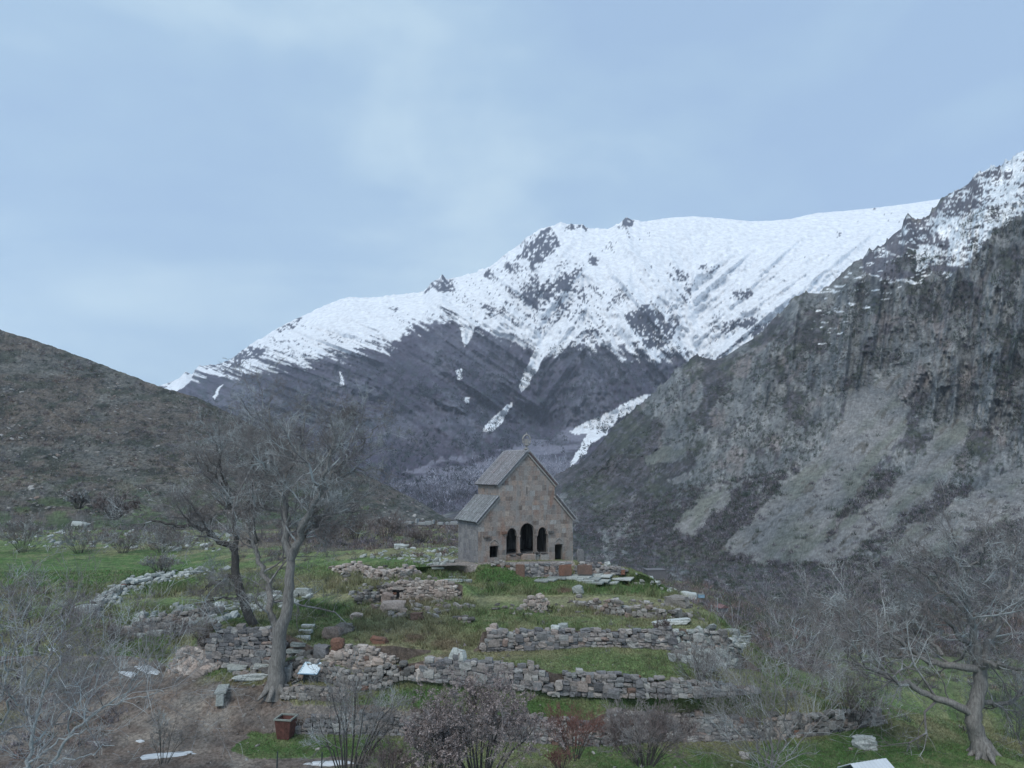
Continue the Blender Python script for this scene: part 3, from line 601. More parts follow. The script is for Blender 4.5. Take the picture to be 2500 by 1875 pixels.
DRY = [(1000, 1560, 130, 40, .9), (1330, 1470, 200, 22, .8), (1600, 1480, 120, 20, .8), (1000, 1500, 120, 40, .8), (860, 1430, 100, 40, .8), (760, 1430, 60, 40, .7), (1560, 1700, 80, 14, .7), (1450, 1555, 20, 10, .3), (1230, 1600, 140, 14, .6), (1700, 1560, 90, 40, .6), (1280, 1440, 60, 12, .6), (1250, 1630, 100, 12, .6)]
SOIL = [(1015, 1560, 30, 12, .8), (1090, 1575, 40, 14, .6), (1370, 1442, 28, 6, .9), (1000, 1470, 60, 14, .7), (1700, 1600, 40, 12, .6), (1110, 1600, 40, 10, .5), (560, 1700, 160, 30, .8), (670, 1660, 70, 30, .5), (640, 1600, 60, 24, .4)]
def gdisp(U, V, Y, S):
    fr = S - np.floor(S)
    edge = np.minimum(fr, 1 - fr) * 2
    wall = np.zeros(U.shape, bool)
    for k in WALLSTRIPS: wall |= (S >= k) & (S <= k + 1)
    X = (U - 1250) / FPX * Y
    dv = (fbm(X / 1.6, Y / 1.6, 4, 7) - 0.5) * 12 * (40 / Y) * (0.25 + edge)
    bank = ((S > 7) & (S < 11)) | ((S > 6.9) & (U > 800) & (U < 1176))
    dv = dv + bank * (fbm(X / 2.6, Y / 2.2, 4, 17) - 0.5) * 16 * edge
    dv = dv * (1 - 0.85 * (sstep(9.8, 10.4, S) * (S < 14)))
    V = V + np.where(wall, 0, dv)
    return U, V, Y
def gcol(U, V, P, S):
    c, m_ = gcol0(U, V, P, S); return c * (0.85 + 0.3 * rng.random(U.shape))[..., None] * np.array((1.78, 1.76, 1.78)), m_
def gcol0(U, V, P, S):
    X, Y = P[..., 0], P[..., 1]
    n1_, n2_, n3_ = fbm(X / 3, Y / 3, 5, 201), fbm(X / 0.7, Y / 0.7, 4, 211), fbm(X / 8, Y / 8, 3, 221)
    c = np.zeros(U.shape + (3,)) + np.array((0.080, 0.102, 0.050))
    c = mixc(c, (0.12, 0.115, 0.07), sstep(0.42, 0.62, n1_) * 0.65)
    def blob(l, nn):
        m = np.zeros(U.shape)
        for (a, b_, ru, rv, s) in l:
            d = np.sqrt(((U - a) / ru) ** 2 + ((V - b_) / rv) ** 2)
            m = np.maximum(m, s * sstep(1.25, 0.55, d + (nn - 0.5) * 1.1))
        return m
    c = mixc(c, (0.145, 0.13, 0.085), blob(DRY, n1_) * 0.6)
    c = mixc(c, (0.040, 0.078, 0.026), blob(GREENS, n1_) * (0.45 + 0.55 * sstep(0.34, 0.55, n2_)) * 0.95)
    c = mixc(c, (0.075, 0.052, 0.040), blob(SOIL, n2_))
    c = mixc(c, (0.045, 0.05, 0.03), sstep(0.62, 0.7, n2_) * 0.5)
    far_ = (S > 13.2)
    bc = mixc(np.zeros(c.shape) + np.array((0.062, 0.054, 0.050)), (0.07, 0.085, 0.045), sstep(0.45, 0.6, n3_) * 0.8)
    valley = sstep(1180, 1400, U + 0 * V) * sstep(13.3, 14.4, S) * (1 - 0.75 * sstep(1950, 2150, U) * sstep(16.2, 15.2, S))
    c = c * (1 - valley[..., None]) + bc * valley[..., None]
    c = mixc(c, (0.075, 0.065, 0.055), sstep(14.6, 15.5, S) * sstep(0.4, 0.6, n3_) * (U < 1200) * (U > 560) * 0.9)
    pm = np.zeros(U.shape, bool)
    for p in PATHS: pm |= pip(U + (n1_ - 0.5) * 90, V + (n2_ - 0.5) * 22, p)
    pm &= (S < 7)
    pc = mixc(np.zeros(c.shape) + np.array((0.085, 0.074, 0.066)), (0.118, 0.108, 0.096), sstep(0.45, 0.65, n1_)); pc = mixc(pc, (0.07, 0.056, 0.048), sstep(0.5, 0.7, n2_) * 0.7)
    pc = mixc(pc, (0.07, 0.085, 0.045), sstep(0.60, 0.7, n3_) * 0.5)
    c = np.where(pm[..., None], pc, c)
    wall = np.zeros(U.shape, bool)
    for k in WALLSTRIPS:
        wall |= (S > k + 0.02) & (S < k + 0.98) & (np.abs(np.gradient(V, axis=0)) > 0.3)
    wm = wall & ~pm & (U > 480) & (U < 1860)
    c = np.where((wm & ((S < 9) | ((U > 920) & (U < 1130))))[..., None], np.array((0.07, 0.058, 0.05)), c)
    sclear = pip(U + (n1_ - .5) * 20, V + (n1_ - .5) * 10, [(1040, 1378), (1110, 1365), (1170, 1378), (1160, 1398), (1090, 1402)])
    sclear |= pip(U, V, [(1165, 1362), (1215, 1372), (1280, 1371), (1400, 1368), (1405, 1385), (1285, 1392), (1230, 1384), (1170, 1380)]) & (S > 12)
    c = np.where((sclear & (S > 10) & (S < 14))[..., None], np.array((0.13, 0.12, 0.112)), c)
    pm2 = sclear & (S > 10) & (S < 14)
    GCLEAR.append(pm2)
    return c, pm.astype(float)
GCLEAR = []
G = sheet('ground', UG, LN, ROWS, gdisp, gcol, M['ground'])
print('sheets', round(time.time() - T0, 1))

def hit(u, v, sh=G):
    """the first point of a sheet seen at photo pixel (u, v)"""
    Uc = sh['U'][0]; j = int(np.clip(np.searchsorted(Uc, u), 1, len(Uc) - 1))
    if abs(Uc[j - 1] - u) < abs(Uc[j] - u): j -= 1
    col = sh['V'][:, j]
    for i in range(len(col) - 1):
        if col[i] >= v > col[i + 1]:
            t = (col[i] - v) / (col[i] - col[i + 1])
            y = 1 / ((1 - t) / sh['Y'][i, j] + t / sh['Y'][i + 1, j])
            return Vector(ray(u, v, y))
    return Vector(ray(u, v, sh['Y'][len(col) // 2, j]))
def pxm(Y): return Y / FPX * 1.0
def sample(sh, n, weight, sd=1):
    r = np.random.default_rng(sd)
    R, Cc = sh['V'].shape
    w = weight(sh['U'], sh['V'], sh['S'], sh)[:-1, :-1]
    area = np.abs((sh['V'][:-1, :-1] - sh['V'][1:, :-1]) * (sh['U'][:-1, 1:] - sh['U'][:-1, :-1]))
    w = (w * np.maximum(area, 0.2)).ravel(); cdf = np.cumsum(w); cdf /= cdf[-1]
    k = np.searchsorted(cdf, r.random(n)); i, j = k // (Cc - 1), k % (Cc - 1)
    a, b_ = r.random(n)[:, None], r.random(n)[:, None]
    def bl(A):
        return A[i, j] * (1 - a) * (1 - b_) + A[i + 1, j] * a * (1 - b_) + A[i, j + 1] * (1 - a) * b_ + A[i + 1, j + 1] * a * b_
    return bl(sh['P']), bl(sh['C']), i, j

# ------------------------------------------------------------------ tubes and bare trees
def tubes(polys, radii, sides):
    """polys (N,P,3), radii (N,P)"""
    Np, Pn, _ = polys.shape
    tan = np.gradient(polys, axis=1); tan /= np.linalg.norm(tan, axis=2, keepdims=True) + 1e-9
    ref = np.where(np.abs(tan[:, :1, 2:3]) > 0.9, np.array((1.0, 0, 0)), np.array((0, 0, 1.0)))
    a = np.cross(tan, ref); a /= np.linalg.norm(a, axis=2, keepdims=True) + 1e-9
    b = np.cross(tan, a)
    ang = np.arange(sides) * 2 * math.pi / sides
    v = polys[:, :, None] + radii[:, :, None, None] * (a[:, :, None] * np.cos(ang)[None, None, :, None] + b[:, :, None] * np.sin(ang)[None, None, :, None])
    idx = np.arange(Np * Pn * sides).reshape(Np, Pn, sides)
    nx = np.roll(idx, -1, axis=2)
    q = np.stack([idx[:, :-1], nx[:, :-1], nx[:, 1:], idx[:, 1:]], -1).reshape(-1, 4)
    return v.reshape(-1, 3), q
def grow(par, prad, nch, t0, ang, ln, wander, up, Pn, r, rf=0.55, rmin=0.004, droop=0):
    N0, P0, _ = par.shape
    k = np.repeat(np.arange(N0), nch); n = len(k)
    t = t0 + (1 - t0) * r.random(n); ft = t * (P0 - 1); i = np.minimum(ft.astype(int), P0 - 2); f = (ft - i)[:, None]
    p = par[k, i] * (1 - f) + par[k, i + 1] * f
    T = par[k, i + 1] - par[k, i]; T /= np.linalg.norm(T, axis=1, keepdims=True) + 1e-9
    R = r.normal(size=(n, 3)); R -= T * (R * T).sum(1, keepdims=True); R /= np.linalg.norm(R, axis=1, keepdims=True)
    A = ang * (0.7 + 0.6 * r.random(n))[:, None]
    d = np.cos(A) * T + np.sin(A) * R + np.array((0, 0, up)); d /= np.linalg.norm(d, axis=1, keepdims=True)
    plen = np.linalg.norm(np.diff(par, axis=1), axis=2).sum(1)[k]
    L_ = (ln * (0.55 + 0.9 * r.random(n)) * (1.15 - 0.5 * t) * (plen if ln < 1.01 else 1))[:, None]
    pr = (prad[k, i] * (1 - f[:, 0]) + prad[k, i + 1] * f[:, 0])
    rad0 = np.maximum(np.minimum(rf * pr * (0.75 + 0.5 * r.random(n)), 0.0135 * L_[:, 0] + 0.004), rmin)
    pts = [p]
    for s in range(Pn - 1):
        d = d + r.normal(size=(n, 3)) * wander + np.array((0, 0, up * 0.3 - droop)); d /= np.linalg.norm(d, axis=1, keepdims=True)
        pts.append(pts[-1] + d * L_ / (Pn - 1))
    rad = rad0[:, None] * np.linspace(1, 0.35, Pn)[None]
    return np.stack(pts, 1), np.maximum(rad, rmin * 0.8)
def smooth_path(pts, n, jit, r):
    pts = np.array(pts, float)
    d = np.concatenate([[0], np.cumsum(np.linalg.norm(np.diff(pts, axis=0), axis=1))]); d /= d[-1]
    t = np.linspace(0, 1, n)
    # catmull-like: interpolate then smooth
    q = np.stack([np.interp(t, d, pts[:, k]) for k in range(3)], 1)
    for _ in range(2): q[1:-1] = (q[:-2] + 2 * q[1:-1] + q[2:]) / 4
    q[1:-1] += r.normal(size=(n - 2, 3)) * jit
    return q
def tree(name, label, limbs, Y0, levels, seed, tw='twig', bark='bark', group=None, cat='tree', crown_name='crown', depth=1.0, tl=None, rmin=0.006):
    """limbs: list of (pixel polyline, radius0, radius1, [depth end]) first is the trunk. levels: list of dicts for grow"""
    r = np.random.default_rng(seed)
    base = Vector(ray(*limbs[0][0][0], Y0))
    root = thing(name, label, cat, base, group=group)
    off = np.array(base)
    L0, R0 = [], []
    for k, lb in enumerate(limbs):
        px, r0, r1 = lb[:3]
        d0, d1 = (lb[3] if len(lb) > 3 else (0, 0 if k == 0 else r.normal() * 2.2 * depth))
        m_ = len(px)
        pts = [ray(u, v, Y0 + d0 + (d1 - d0) * i / (m_ - 1)) for i, (u, v) in enumerate(px)]
        q = smooth_path(pts, 20, 0.04 + 0.055 * (k > 0) * min(1, r0 * 6), r); rr = np.linspace(r0, r1, 20) ** 1.0 * 0.84
        if k == 0: rr = rr * (1 + 0.45 * np.exp(-np.linspace(0, 1, 20) * 9))
        v, f = tubes(q[None] - off, rr[None], 9 if k == 0 else 7)
        obj('trunk' if k == 0 else 'branch', mesh_np('trunk', v, [f], M[bark], smooth=True), root)
        L0.append(q); R0.append(rr)
    if limbs[0][1] > .4:        # buttress roots
        q0 = L0[0][2] if len(L0[0]) > 2 else L0[0][0]
        for a in np.arange(7) * 2 * math.pi / 7 + r.random(7) * .5:
            rad = limbs[0][1]; g0 = np.array(L0[0][1])
            pth = np.array([g0 + (math.cos(a) * rad * k1, math.sin(a) * rad * k1, z1) for k1, z1 in ((.35, .75), (.8, .25), (1.35, -.02), (2.0, -.3))])
            v, f = tubes(pth[None] - off, np.array([[.2, .2, .14, .05]]) * rad / .55, 6)
            obj('root', mesh_np('root', v, [f], M[bark], smooth=True), root)
    par, pr = np.array(L0[1:]), np.array(R0[1:])
    mbs = MB()
    for i, lv in enumerate(levels):
        sides = lv.pop('sides', 3); lv = dict(lv); keep = lv.pop('all', False)
        ch, cr2 = grow(par, pr, r=r, rmin=rmin, **lv)
        v, f = tubes(ch - off, cr2, sides); mbs.add(v, f)
        if keep: # also keep parents' tips as parents
            par, pr = ch, cr2
        else: par, pr = ch, cr2
    me = mbs.mesh('crown', M[tw])
    obj(crown_name, me, root)
    return root
def LV(n1_=9, l1=0.45, up=0.15, n2_=7, n3_=6, n4_=0, w=0.34, P=6, droop=0.0, t0=0.35, l2=.5, l3=.5):
    o = [dict(nch=n1_, t0=t0, ang=0.9, ln=l1, wander=w, up=up, Pn=P, sides=5), dict(nch=n2_, t0=0.2, ang=0.8, ln=l2, wander=w, up=up, Pn=5, sides=4, droop=droop), dict(nch=n3_, t0=0.2, ang=0.75, ln=l3, wander=w * 1.2, up=up * .6, Pn=4, sides=3, droop=droop)]
    if n4_: o.append(dict(nch=n4_, t0=0.2, ang=0.7, ln=l3, wander=w * 1.2, up=up * .6, Pn=3, sides=3, droop=droop))
    return o
def bush(name, label, u, v, wpx, hpx, n_stems, seed, tw='twig', Y=None, group=None, cat='shrub', lv=(6, 5, 4), rad=0.03, buds=0, budmat='twigbud', lean=0, rmin=0.006, up=0.5):
    r = np.random.default_rng(seed)
    base = hit(u, v) if Y is None else Vector(ray(u, v, Y))
    s = base.y / FPX; Wm, Hm = wpx * s, hpx * s
    root = thing(name, label, cat, base, group=group)
    ang = r.random(n_stems) * 2 * math.pi; rr = np.sqrt(r.random(n_stems))
    tip = np.stack([np.cos(ang) * rr * Wm / 2 + lean * Wm, np.sin(ang) * rr * Wm * 0.4, Hm * (0.95 - 0.45 * rr ** 2) * (0.75 + 0.3 * r.random(n_stems))], 1)
    b0 = np.stack([np.cos(ang) * rr * Wm * 0.10, np.sin(ang) * rr * Wm * 0.08, 0 * rr - 0.08], 1)
    t = np.linspace(0, 1, 8)[None, :, None]
    arch = np.array((0, 0, 1.0))[None, None] * (np.sin(t * math.pi) * 0.10 * Hm)
    st = b0[:, None] * (1 - t) + tip[:, None] * t + arch + r.normal(size=(n_stems, 8, 3)) * 0.03 * Wm * 0.5 * t
    sr = np.linspace(rad, rad * 0.3, 8)[None] * (0.6 + 0.6 * r.random(n_stems))[:, None]
    v_, f_ = tubes(st, sr, 4)
    obj('stem', mesh_np('stems', v_, [f_], M['barkdark' if tw != 'twigpale' else 'twigpale']), root)
    mb = MB(); par, pr = st, sr
    for i, n in enumerate(lv):
        par, pr = grow(par, pr, n, 0.2 if i else 0.25, 0.7, 0.42 if i == 0 else 0.5, 0.2, up * 0.4, 4 if i < len(lv) - 1 else 3, r, rmin=rmin)
        a, q = tubes(par, pr, 3); mb.add(a, q)
    obj('crown', mb.mesh('crown', M[tw]), root)
    if buds:
        k = r.integers(0, len(par), buds); j = r.integers(0, par.shape[1], buds)
        c = par[k, j] + r.normal(size=(buds, 3)) * 0.02
        tri = r.normal(size=(buds, 3, 3)) * 0.035 + c[:, None]
        obj('buds', mesh_np('buds', tri.reshape(-1, 3), [np.arange(buds * 3).reshape(-1, 3)], M[budmat]), root)
    return root

# ------------------------------------------------------------------ stones
def stone_mesh(seed, mat, boxy=0.55, jit=0.16, n=2):
    r = np.random.default_rng(seed)
    bm = bmesh.new(); bmesh.ops.create_cube(bm, size=2)
    bmesh.ops.subdivide_edges(bm, edges=bm.edges[:], cuts=n - 1, use_grid_fill=True)
    for v in bm.verts:
        p = np.array(v.co); s = p / (np.linalg.norm(p) + 1e-9) * 1.15
        q = p * boxy + s * (1 - boxy)
        q = q + (np.array([vnoise(*(p * 1.1 + seed * 3.7 + a * 9)) for a in range(3)]) - 0.5) * 2 * jit * 1.6 + r.normal(size=3) * jit * 0.25
        v.co = q * 0.5
    me = D.meshes.new('stone'); bm.to_mesh(me); bm.free(); me.materials.append(mat); return me
STONES = {k: [stone_mesh(i + 10 * j, M[k]) for i in range(9)] for j, k in enumerate(('stone', 'palestone', 'slab', 'rubble', 'redstone'))}
def mesh_arrays(me):
    v = np.empty(len(me.vertices) * 3); me.vertices.foreach_get('co', v); v = v.reshape(-1, 3)
    f = np.array([tuple(p.vertices) for p in me.polygons]); return v, f
SARR = {k: [mesh_arrays(m_) for m_ in l] for k, l in STONES.items()}
def stones_joined(name, mat, locs, dims, rots, seed, parent=None, tilt=0.25, **props):
    """many loose stones as one mesh"""
    r = np.random.default_rng(seed); n = len(locs)
    vs, fs, c = [], [], 0
    kind = r.integers(0, 9, n)
    for k in range(9):
        m_ = np.where(kind == k)[0]
        if not len(m_): continue
        V0, F0 = SARR[mat][k]
        a = rots[m_]; tl = r.normal(size=(len(m_), 2)) * tilt
        v = V0[None] * dims[m_][:, None, :]
        cz, sz = np.cos(a)[:, None], np.sin(a)[:, None]
        z = v[..., 2] + v[..., 0] * tl[:, :1] + v[..., 1] * tl[:, 1:]
        x = v[..., 0] * cz - v[..., 1] * sz; y = v[..., 0] * sz + v[..., 1] * cz
        v = np.stack([x, y, z], -1) + locs[m_][:, None]
        f = F0[None] + (np.arange(len(m_)) * len(V0))[:, None, None] + c
        vs.append(v.reshape(-1, 3)); fs.append(f.reshape(-1, F0.shape[1])); c += len(m_) * len(V0)
    return obj(name, mesh_np(name, np.concatenate(vs), [np.concatenate(fs)], M[mat]), parent, **props)
def wall(label, top, base, Yf, seed, mat='stone', sw=(0.24, 0.55), sh=(0.19, 0.30), thick=0.45, free=False, red=0.008, gap=None, taper=0.7, raw=0.12, cap=True, off=0.12, name='stone_wall', cat='wall', cappx=None, group=None):
    """dry stone wall between photo polylines; Yf gives the depth at u (None: where its base meets the ground)"""
    r = np.random.default_rng(seed)
    top, base = np.array(top, float), np.array(base, float)
    us = np.arange(base[0, 0], base[-1, 0] + 1, 4.0)
    vb, vt = np.interp(us, base[:, 0], base[:, 1]), np.interp(us, top[:, 0], top[:, 1])
    if Yf is None:
        Ys = np.array([hit(a, b_).y for a, b_ in zip(us, vb)])
        k = 5; Ys = np.convolve(np.pad(Ys, k, 'edge'), np.ones(2 * k + 1) / (2 * k + 1), 'valid')
    else: Ys = Yf(us)
    Pb, Pt = ray(us, vb, Ys), ray(us, vt, Ys)
    Pb[:, 1] -= off; Pt[:, 1] -= off
    Hh = Pt[:, 2] - Pb[:, 2]
    ds = np.concatenate([[0], np.cumsum(np.linalg.norm(np.diff(Pb[:, :2], axis=0), axis=1))]); Lt = ds[-1]
    if taper: Hh = Hh * (0.35 + 0.65 * np.clip(np.minimum(ds, Lt - ds) / taper, 0, 1))
    org = Vector(Pb[len(Pb) // 2])
    root = thing(name, label, cat, org, group=group); o3 = np.array(org)
    loc, dim, rot, mt = [], [], [], []
    def emit(s, z, w, h, dpt, yo, big=False):
        x = np.interp(s, ds, Pb[:, 0]); y = np.interp(s, ds, Pb[:, 1]); z0 = np.interp(s, ds, Pb[:, 2])
        dx = np.interp(min(s + .3, Lt), ds, Pb[:, 0]) - np.interp(max(s - .3, 0), ds, Pb[:, 0]); dy = np.interp(min(s + .3, Lt), ds, Pb[:, 1]) - np.interp(max(s - .3, 0), ds, Pb[:, 1])
        a = math.atan2(dy, dx)
        yo = yo + r.normal() * 0.03
        loc.append((x - math.sin(a) * yo - o3[0], y + math.cos(a) * yo - o3[1], z0 + z - o3[2])); dim.append((w * 1.03, dpt, h * 1.05)); rot.append(a + r.normal() * 0.06)
        mt.append('redstone' if r.random() < red else mat)
    faces = [0.0] + ([thick] if free else [])
    for yo in faces:
        z = -0.12
        while z < Hh.max() + 0.1:
            h = r.uniform(*sh); s = r.uniform(-0.2, 0)
            while s < Lt:
                w = r.uniform(*sw); sm_ = s + w / 2
                if 0 <= sm_ <= Lt:
                    Hm = np.interp(sm_, ds, Hh) + r.normal() * raw
                    zz = z + r.normal() * 0.02
                    u_ = np.interp(sm_, ds, us)
                    if zz + h * 0.45 < Hm and Hm > 0.1:
                        vtop = z + h / 2
                        if not (gap and gap[0] < u_ < gap[1] and z < gap[2]):
                            if r.random() < 0.13 and zz + h * 1.8 < Hm: emit(sm_, zz + h * 0.9, w * r.uniform(1.0, 1.6), h * 1.8, 0.46, yo - 0.06)
                            else: emit(sm_, zz + h / 2, w, h, 0.38 + 0.1 * r.random(), yo)
                s += w
            z += h * 0.98
    if cap:
        s = 0
        while s < Lt:
            w = r.uniform(sw[0] * 1.1, sw[1] * 1.25)
            Hm = np.interp(s + w / 2, ds, Hh)
            if Hm > 0.15:
                for yo in ([0.16] if not free else [thick / 2]):
                    if r.random() < 0.8: emit(s + w / 2, Hm - 0.02 + r.normal() * 0.05, w, r.uniform(0.13, 0.24), r.uniform(0.3, 0.5), yo)
            s += w * 1.02
    if free:
        mb = MB(); n = len(us)
        zt = np.maximum(Hh - 0.25, 0.02)
        a = np.arctan2(np.gradient(Pb[:, 1]), np.gradient(Pb[:, 0]))
        nrm = np.stack([-np.sin(a), np.cos(a), 0 * a], 1)
        A = Pb - o3 - np.array((0, 0, 0.2)); B = A + nrm * thick; Ct, Dt = A.copy(), B.copy(); Ct[:, 2] = Pb[:, 2] - o3[2] + zt; Dt[:, 2] = Ct[:, 2]
        vv = np.concatenate([A, B, Dt, Ct]); i = np.arange(n - 1)
        q = np.concatenate([np.stack([i + n * a_, i + 1 + n * a_, i + 1 + n * b_, i + n * b_], 1) for a_, b_ in ((0, 3), (3, 2), (2, 1))])
        mb.add(vv, [q, np.array([[0, 3 * n, 2 * n, n], [n - 1, 2 * n - 1, 3 * n - 1, 4 * n - 1]])])
        if not gap: obj('core', mb.mesh('core', M['soil']), root)
    loc, dim, rot = np.array(loc), np.array(dim), np.array(rot)
    size = dim[:, 0] * dim[:, 2] * (1.0 - 0.5 * (0 * rot))
    order = np.argsort(-size); keep = set(order[:300].tolist())
    for i in keep:
        me = STONES[mt[i]][int(r.integers(0, 9))]
        o = D.objects.new('stone', me); COL.objects.link(o); o.parent = root
        o.location = loc[i]; o.scale = dim[i]; o.rotation_euler = (r.normal() * 0.08, r.normal() * 0.10 + (math.pi if r.random() < .5 else 0), rot[i])
    rest = order[300:]
    if len(rest): stones_joined('small_stones', mat, loc[rest], dim[rest], rot[rest], seed, root, 0.1, kind='stuff')
    return root
_bmesh_cache = {}
def boulder(name, label, cat, u, v, w, h, mat='slab', d=None, seed=1, Y=None, rz=0, tilt=(0, 0), boxy=0.5, jit=0.22, sink=0.25, group=None, up=0):
    """(u, v) photo pixel of the foot centre, w and h in metres"""
    p = hit(u, v) if Y is None else Vector(ray(u, v, Y))
    me = stone_mesh(seed * 7 + 3, M[mat], boxy, jit, 4)
    me.polygons.foreach_set('use_smooth', np.zeros(len(me.polygons), bool))
    o = obj(name, me); o.location = p + Vector((0, 0, h * (0.5 - sink) + up)); o.scale = (w, d or w * 0.7, h); o.rotation_euler = (tilt[0], tilt[1], rz)
    return tag(o, label, cat, group)

# ------------------------------------------------------------------ the church
TH = math.radians(28)
ch = thing('stone_church', 'grey brown stone church with stepped gable roofs and three arches on top of the mound', 'church', (-3.11, 66.5, 0.2), TH)
CW, CD = 10.3, 4.5
XN0, XN1, XC = 2.12, 8.25, 5.2
ZA, ZB, ZE, ZR = 4.25, 6.4, 7.6, 10.65
PROF = [(0, 0), (CW, 0), (CW, ZA), (XN1, ZB), (XN1, ZE), (XC, ZR), (XN0, ZE), (XN0, ZB), (0, ZA)]
def arch(x0, x1, zb, zs, zt, inset=0.0, n=9):
    p = [(x0, zb), (x1, zb), (x1, zs)]
    a0, a1 = x0 + inset, x1 - inset; cx, rx = (a0 + a1) / 2, (a1 - a0) / 2
    for i in range(n + 1):
        a = math.pi * i / n; p.append((cx + rx * math.cos(a), zs + 0.02 + (zt - zs - 0.02) * (abs(math.sin(a)) ** 0.85)))
    p.append((x0, zs)); return p
OPEN = [arch(2.90, 4.10, 1.08, 2.72, 3.46, 0.1), arch(4.38, 5.95, 1.02, 2.85, 3.86, 0.0, 13), arch(6.23, 7.42, 1.05, 2.72, 3.44, 0.1),
        [(1.18, 0.86), (2.08, 0.86), (2.08, 1.9), (1.18, 1.9)], [(8.23, 0.22), (9.1, 0.22), (9.1, 1.72), (8.23, 1.72)], [(5.10, 6.58), (5.20, 6.58), (5.20, 7.26), (5.10, 7.26)]]
def poly_cdt(outer, holes):
    """triangulate outer minus holes -> verts, tris"""
    pts, faces = [Vector(p) for p in outer], [list(range(len(outer)))]
    for h in holes:
        faces.append(list(range(len(pts), len(pts) + len(h)))); pts += [Vector(p) for p in h]
    vo, ed, fc, ov, oe, of = delaunay_2d_cdt(pts, [], faces, 2 if False else 0, 1e-5)
    tri = [f for f, o_ in zip(fc, of) if 0 in o_ and not any(k in o_ for k in range(1, len(faces)))]
    used = sorted({i for f in tri for i in f}); mp_ = {a: k for k, a in enumerate(used)}
    return [tuple(vo[i]) for i in used], [[mp_[i] for i in f] for f in tri]
def extrude_tris(vo, tri, y0, y1):
    n = len(vo)
    v = [(x, y0, z) for x, z in vo] + [(x, y1, z) for x, z in vo]
    cnt = {}
    for t_ in tri:
        for a, b_ in zip(t_, list(t_[1:]) + [t_[0]]): cnt[(a, b_)] = 1
    q = [(a, b_, b_ + n, a + n) for (a, b_) in cnt if (b_, a) not in cnt]
    f3 = [tuple(t_[::-1]) for t_ in tri] + [tuple(i + n for i in t_) for t_ in tri]
    return v, [np.array(f3), np.array(q)]
# profile split into convex trapezoids for clipping
def clip_poly(poly, inside, inter):
    out_ = []
    for i in range(len(poly)):
        a, b_ = poly[i - 1], poly[i]
        ia, ib = inside(a), inside(b_)
        if ib:
            if not ia: out_.append(inter(a, b_))
            out_.append(b_)
        elif ia: out_.append(inter(a, b_))
    return out_
def clip_half(poly, nx, nz, c):   # keep nx*x+nz*z <= c
    f = lambda p: nx * p[0] + nz * p[1] - c
    return clip_poly(poly, lambda p: f(p) <= 1e-9, lambda a, b_: tuple(a[k] + (b_[k] - a[k]) * (f(a) / (f(a) - f(b_))) for k in (0, 1)))
def clip_church(poly, z0, z1):
    if (z0 + z1) / 2 < ZB:      # lower body: aisle roof slopes
        s = (ZB - ZA) / XN0
        poly = clip_half(poly, -s, 1, ZA)
        if len(poly) > 2: s2 = (ZB - ZA) / (CW - XN1); poly = clip_half(poly, s2, 1, ZA + s2 * CW)
        if len(poly) > 2: poly = clip_half(poly, 0, 1, max(z1, 0))
    else:
        poly = clip_half(poly, -1, 0, -XN0)
        if len(poly) > 2: poly = clip_half(poly, 1, 0, XN1)
        s = (ZR - ZE) / (XC - XN0); s2 = (ZR - ZE) / (XN1 - XC)
        if len(poly) > 2: poly = clip_half(poly, -s, 1, ZE - s * XN0)
        if len(poly) > 2: poly = clip_half(poly, s2, 1, ZE + s2 * XN1)
    return poly
rc_ = np.random.default_rng(5)
# front wall core with openings (mortar shows in the joints)
vo, tri = poly_cdt(PROF, OPEN)
v_, f_ = extrude_tris(vo, tri, 0.006, 0.28)
me = mesh_np('wall', v_, f_, M['mortar']); fixn(me)
fw = obj('front_wall', me, ch)
def area(p): return 0.5 * abs(sum(p[i - 1][0] * p[i][1] - p[i][0] * p[i - 1][1] for i in range(len(p))))
blocks = []
zc = 0.0
CRS = []
for lim in (ZB, 99):
    while zc < min(lim, ZR) - 0.12:
        h = rc_.uniform(0.40, 0.54)
        if lim == ZB and zc + h > ZB - 0.25: h = ZB - zc
        CRS.append((zc, zc + h)); zc += h
# line up courses with the door and arch heads is left uneven, as the masonry is
for z0, z1 in CRS:
    x = -rc_.uniform(0, 0.4)
    while x < CW:
        w = rc_.uniform(0.36, 0.82)
        g = rc_.choice((0.003, 0.006, 0.010))
        p = clip_church([(max(x, 0) + g, z0 + g), (min(x + w, CW) - g, z0 + g), (min(x + w, CW) - g, z1 - g), (max(x, 0) + g, z1 - g)], z0, z1)
        x += w
        if len(p) < 3 or area(p) < 0.02: continue
        x0_, x1_ = min(q[0] for q in p), max(q[0] for q in p)
        hs_ = [h_ for h_ in OPEN if min(q[0] for q in h_) - 0.0 < x1_ and max(q[0] for q in h_) > x0_ and min(q[1] for q in h_) < z1 and max(q[1] for q in h_) > z0]
        if x1_ - x0_ < 0.1: continue
        blocks.append((p, hs_))
def add_block(p, hs_, i, parent, mat, place):
    yo = -rc_.uniform(0.0, 0.006)
    if rc_.random() < 0.02: yo = 0.011
    c = np.mean(p, axis=0)
    if hs_:
        a, b_ = poly_cdt(p, hs_)
        if not b_: return
        v, f = extrude_tris(a, b_, yo, 0.2)
    else:
        n = len(p); v = [(x, yo, z) for x, z in p] + [(x, 0.2, z) for x, z in p]
        f = [np.array([(k, (k + 1) % n, n + (k + 1) % n, n + k) for k in range(n)]), np.array([list(range(n))[::-1]]), np.array([list(range(n, 2 * n))])]
    v = np.array(v) - np.array((c[0], 0, c[1]))
    me = mesh_np('block', v, f, mat); fixn(me)
    
    o = obj('block', me, parent); place(o, c); return o
blocks.sort(key=lambda b_: -area(b_[0]))
for i, (p, hs_) in enumerate(blocks[:300]):
    add_block(p, hs_, i, fw, M['ashlar'], lambda o, c: setattr(o, 'location', (c[0], 0, c[1])))
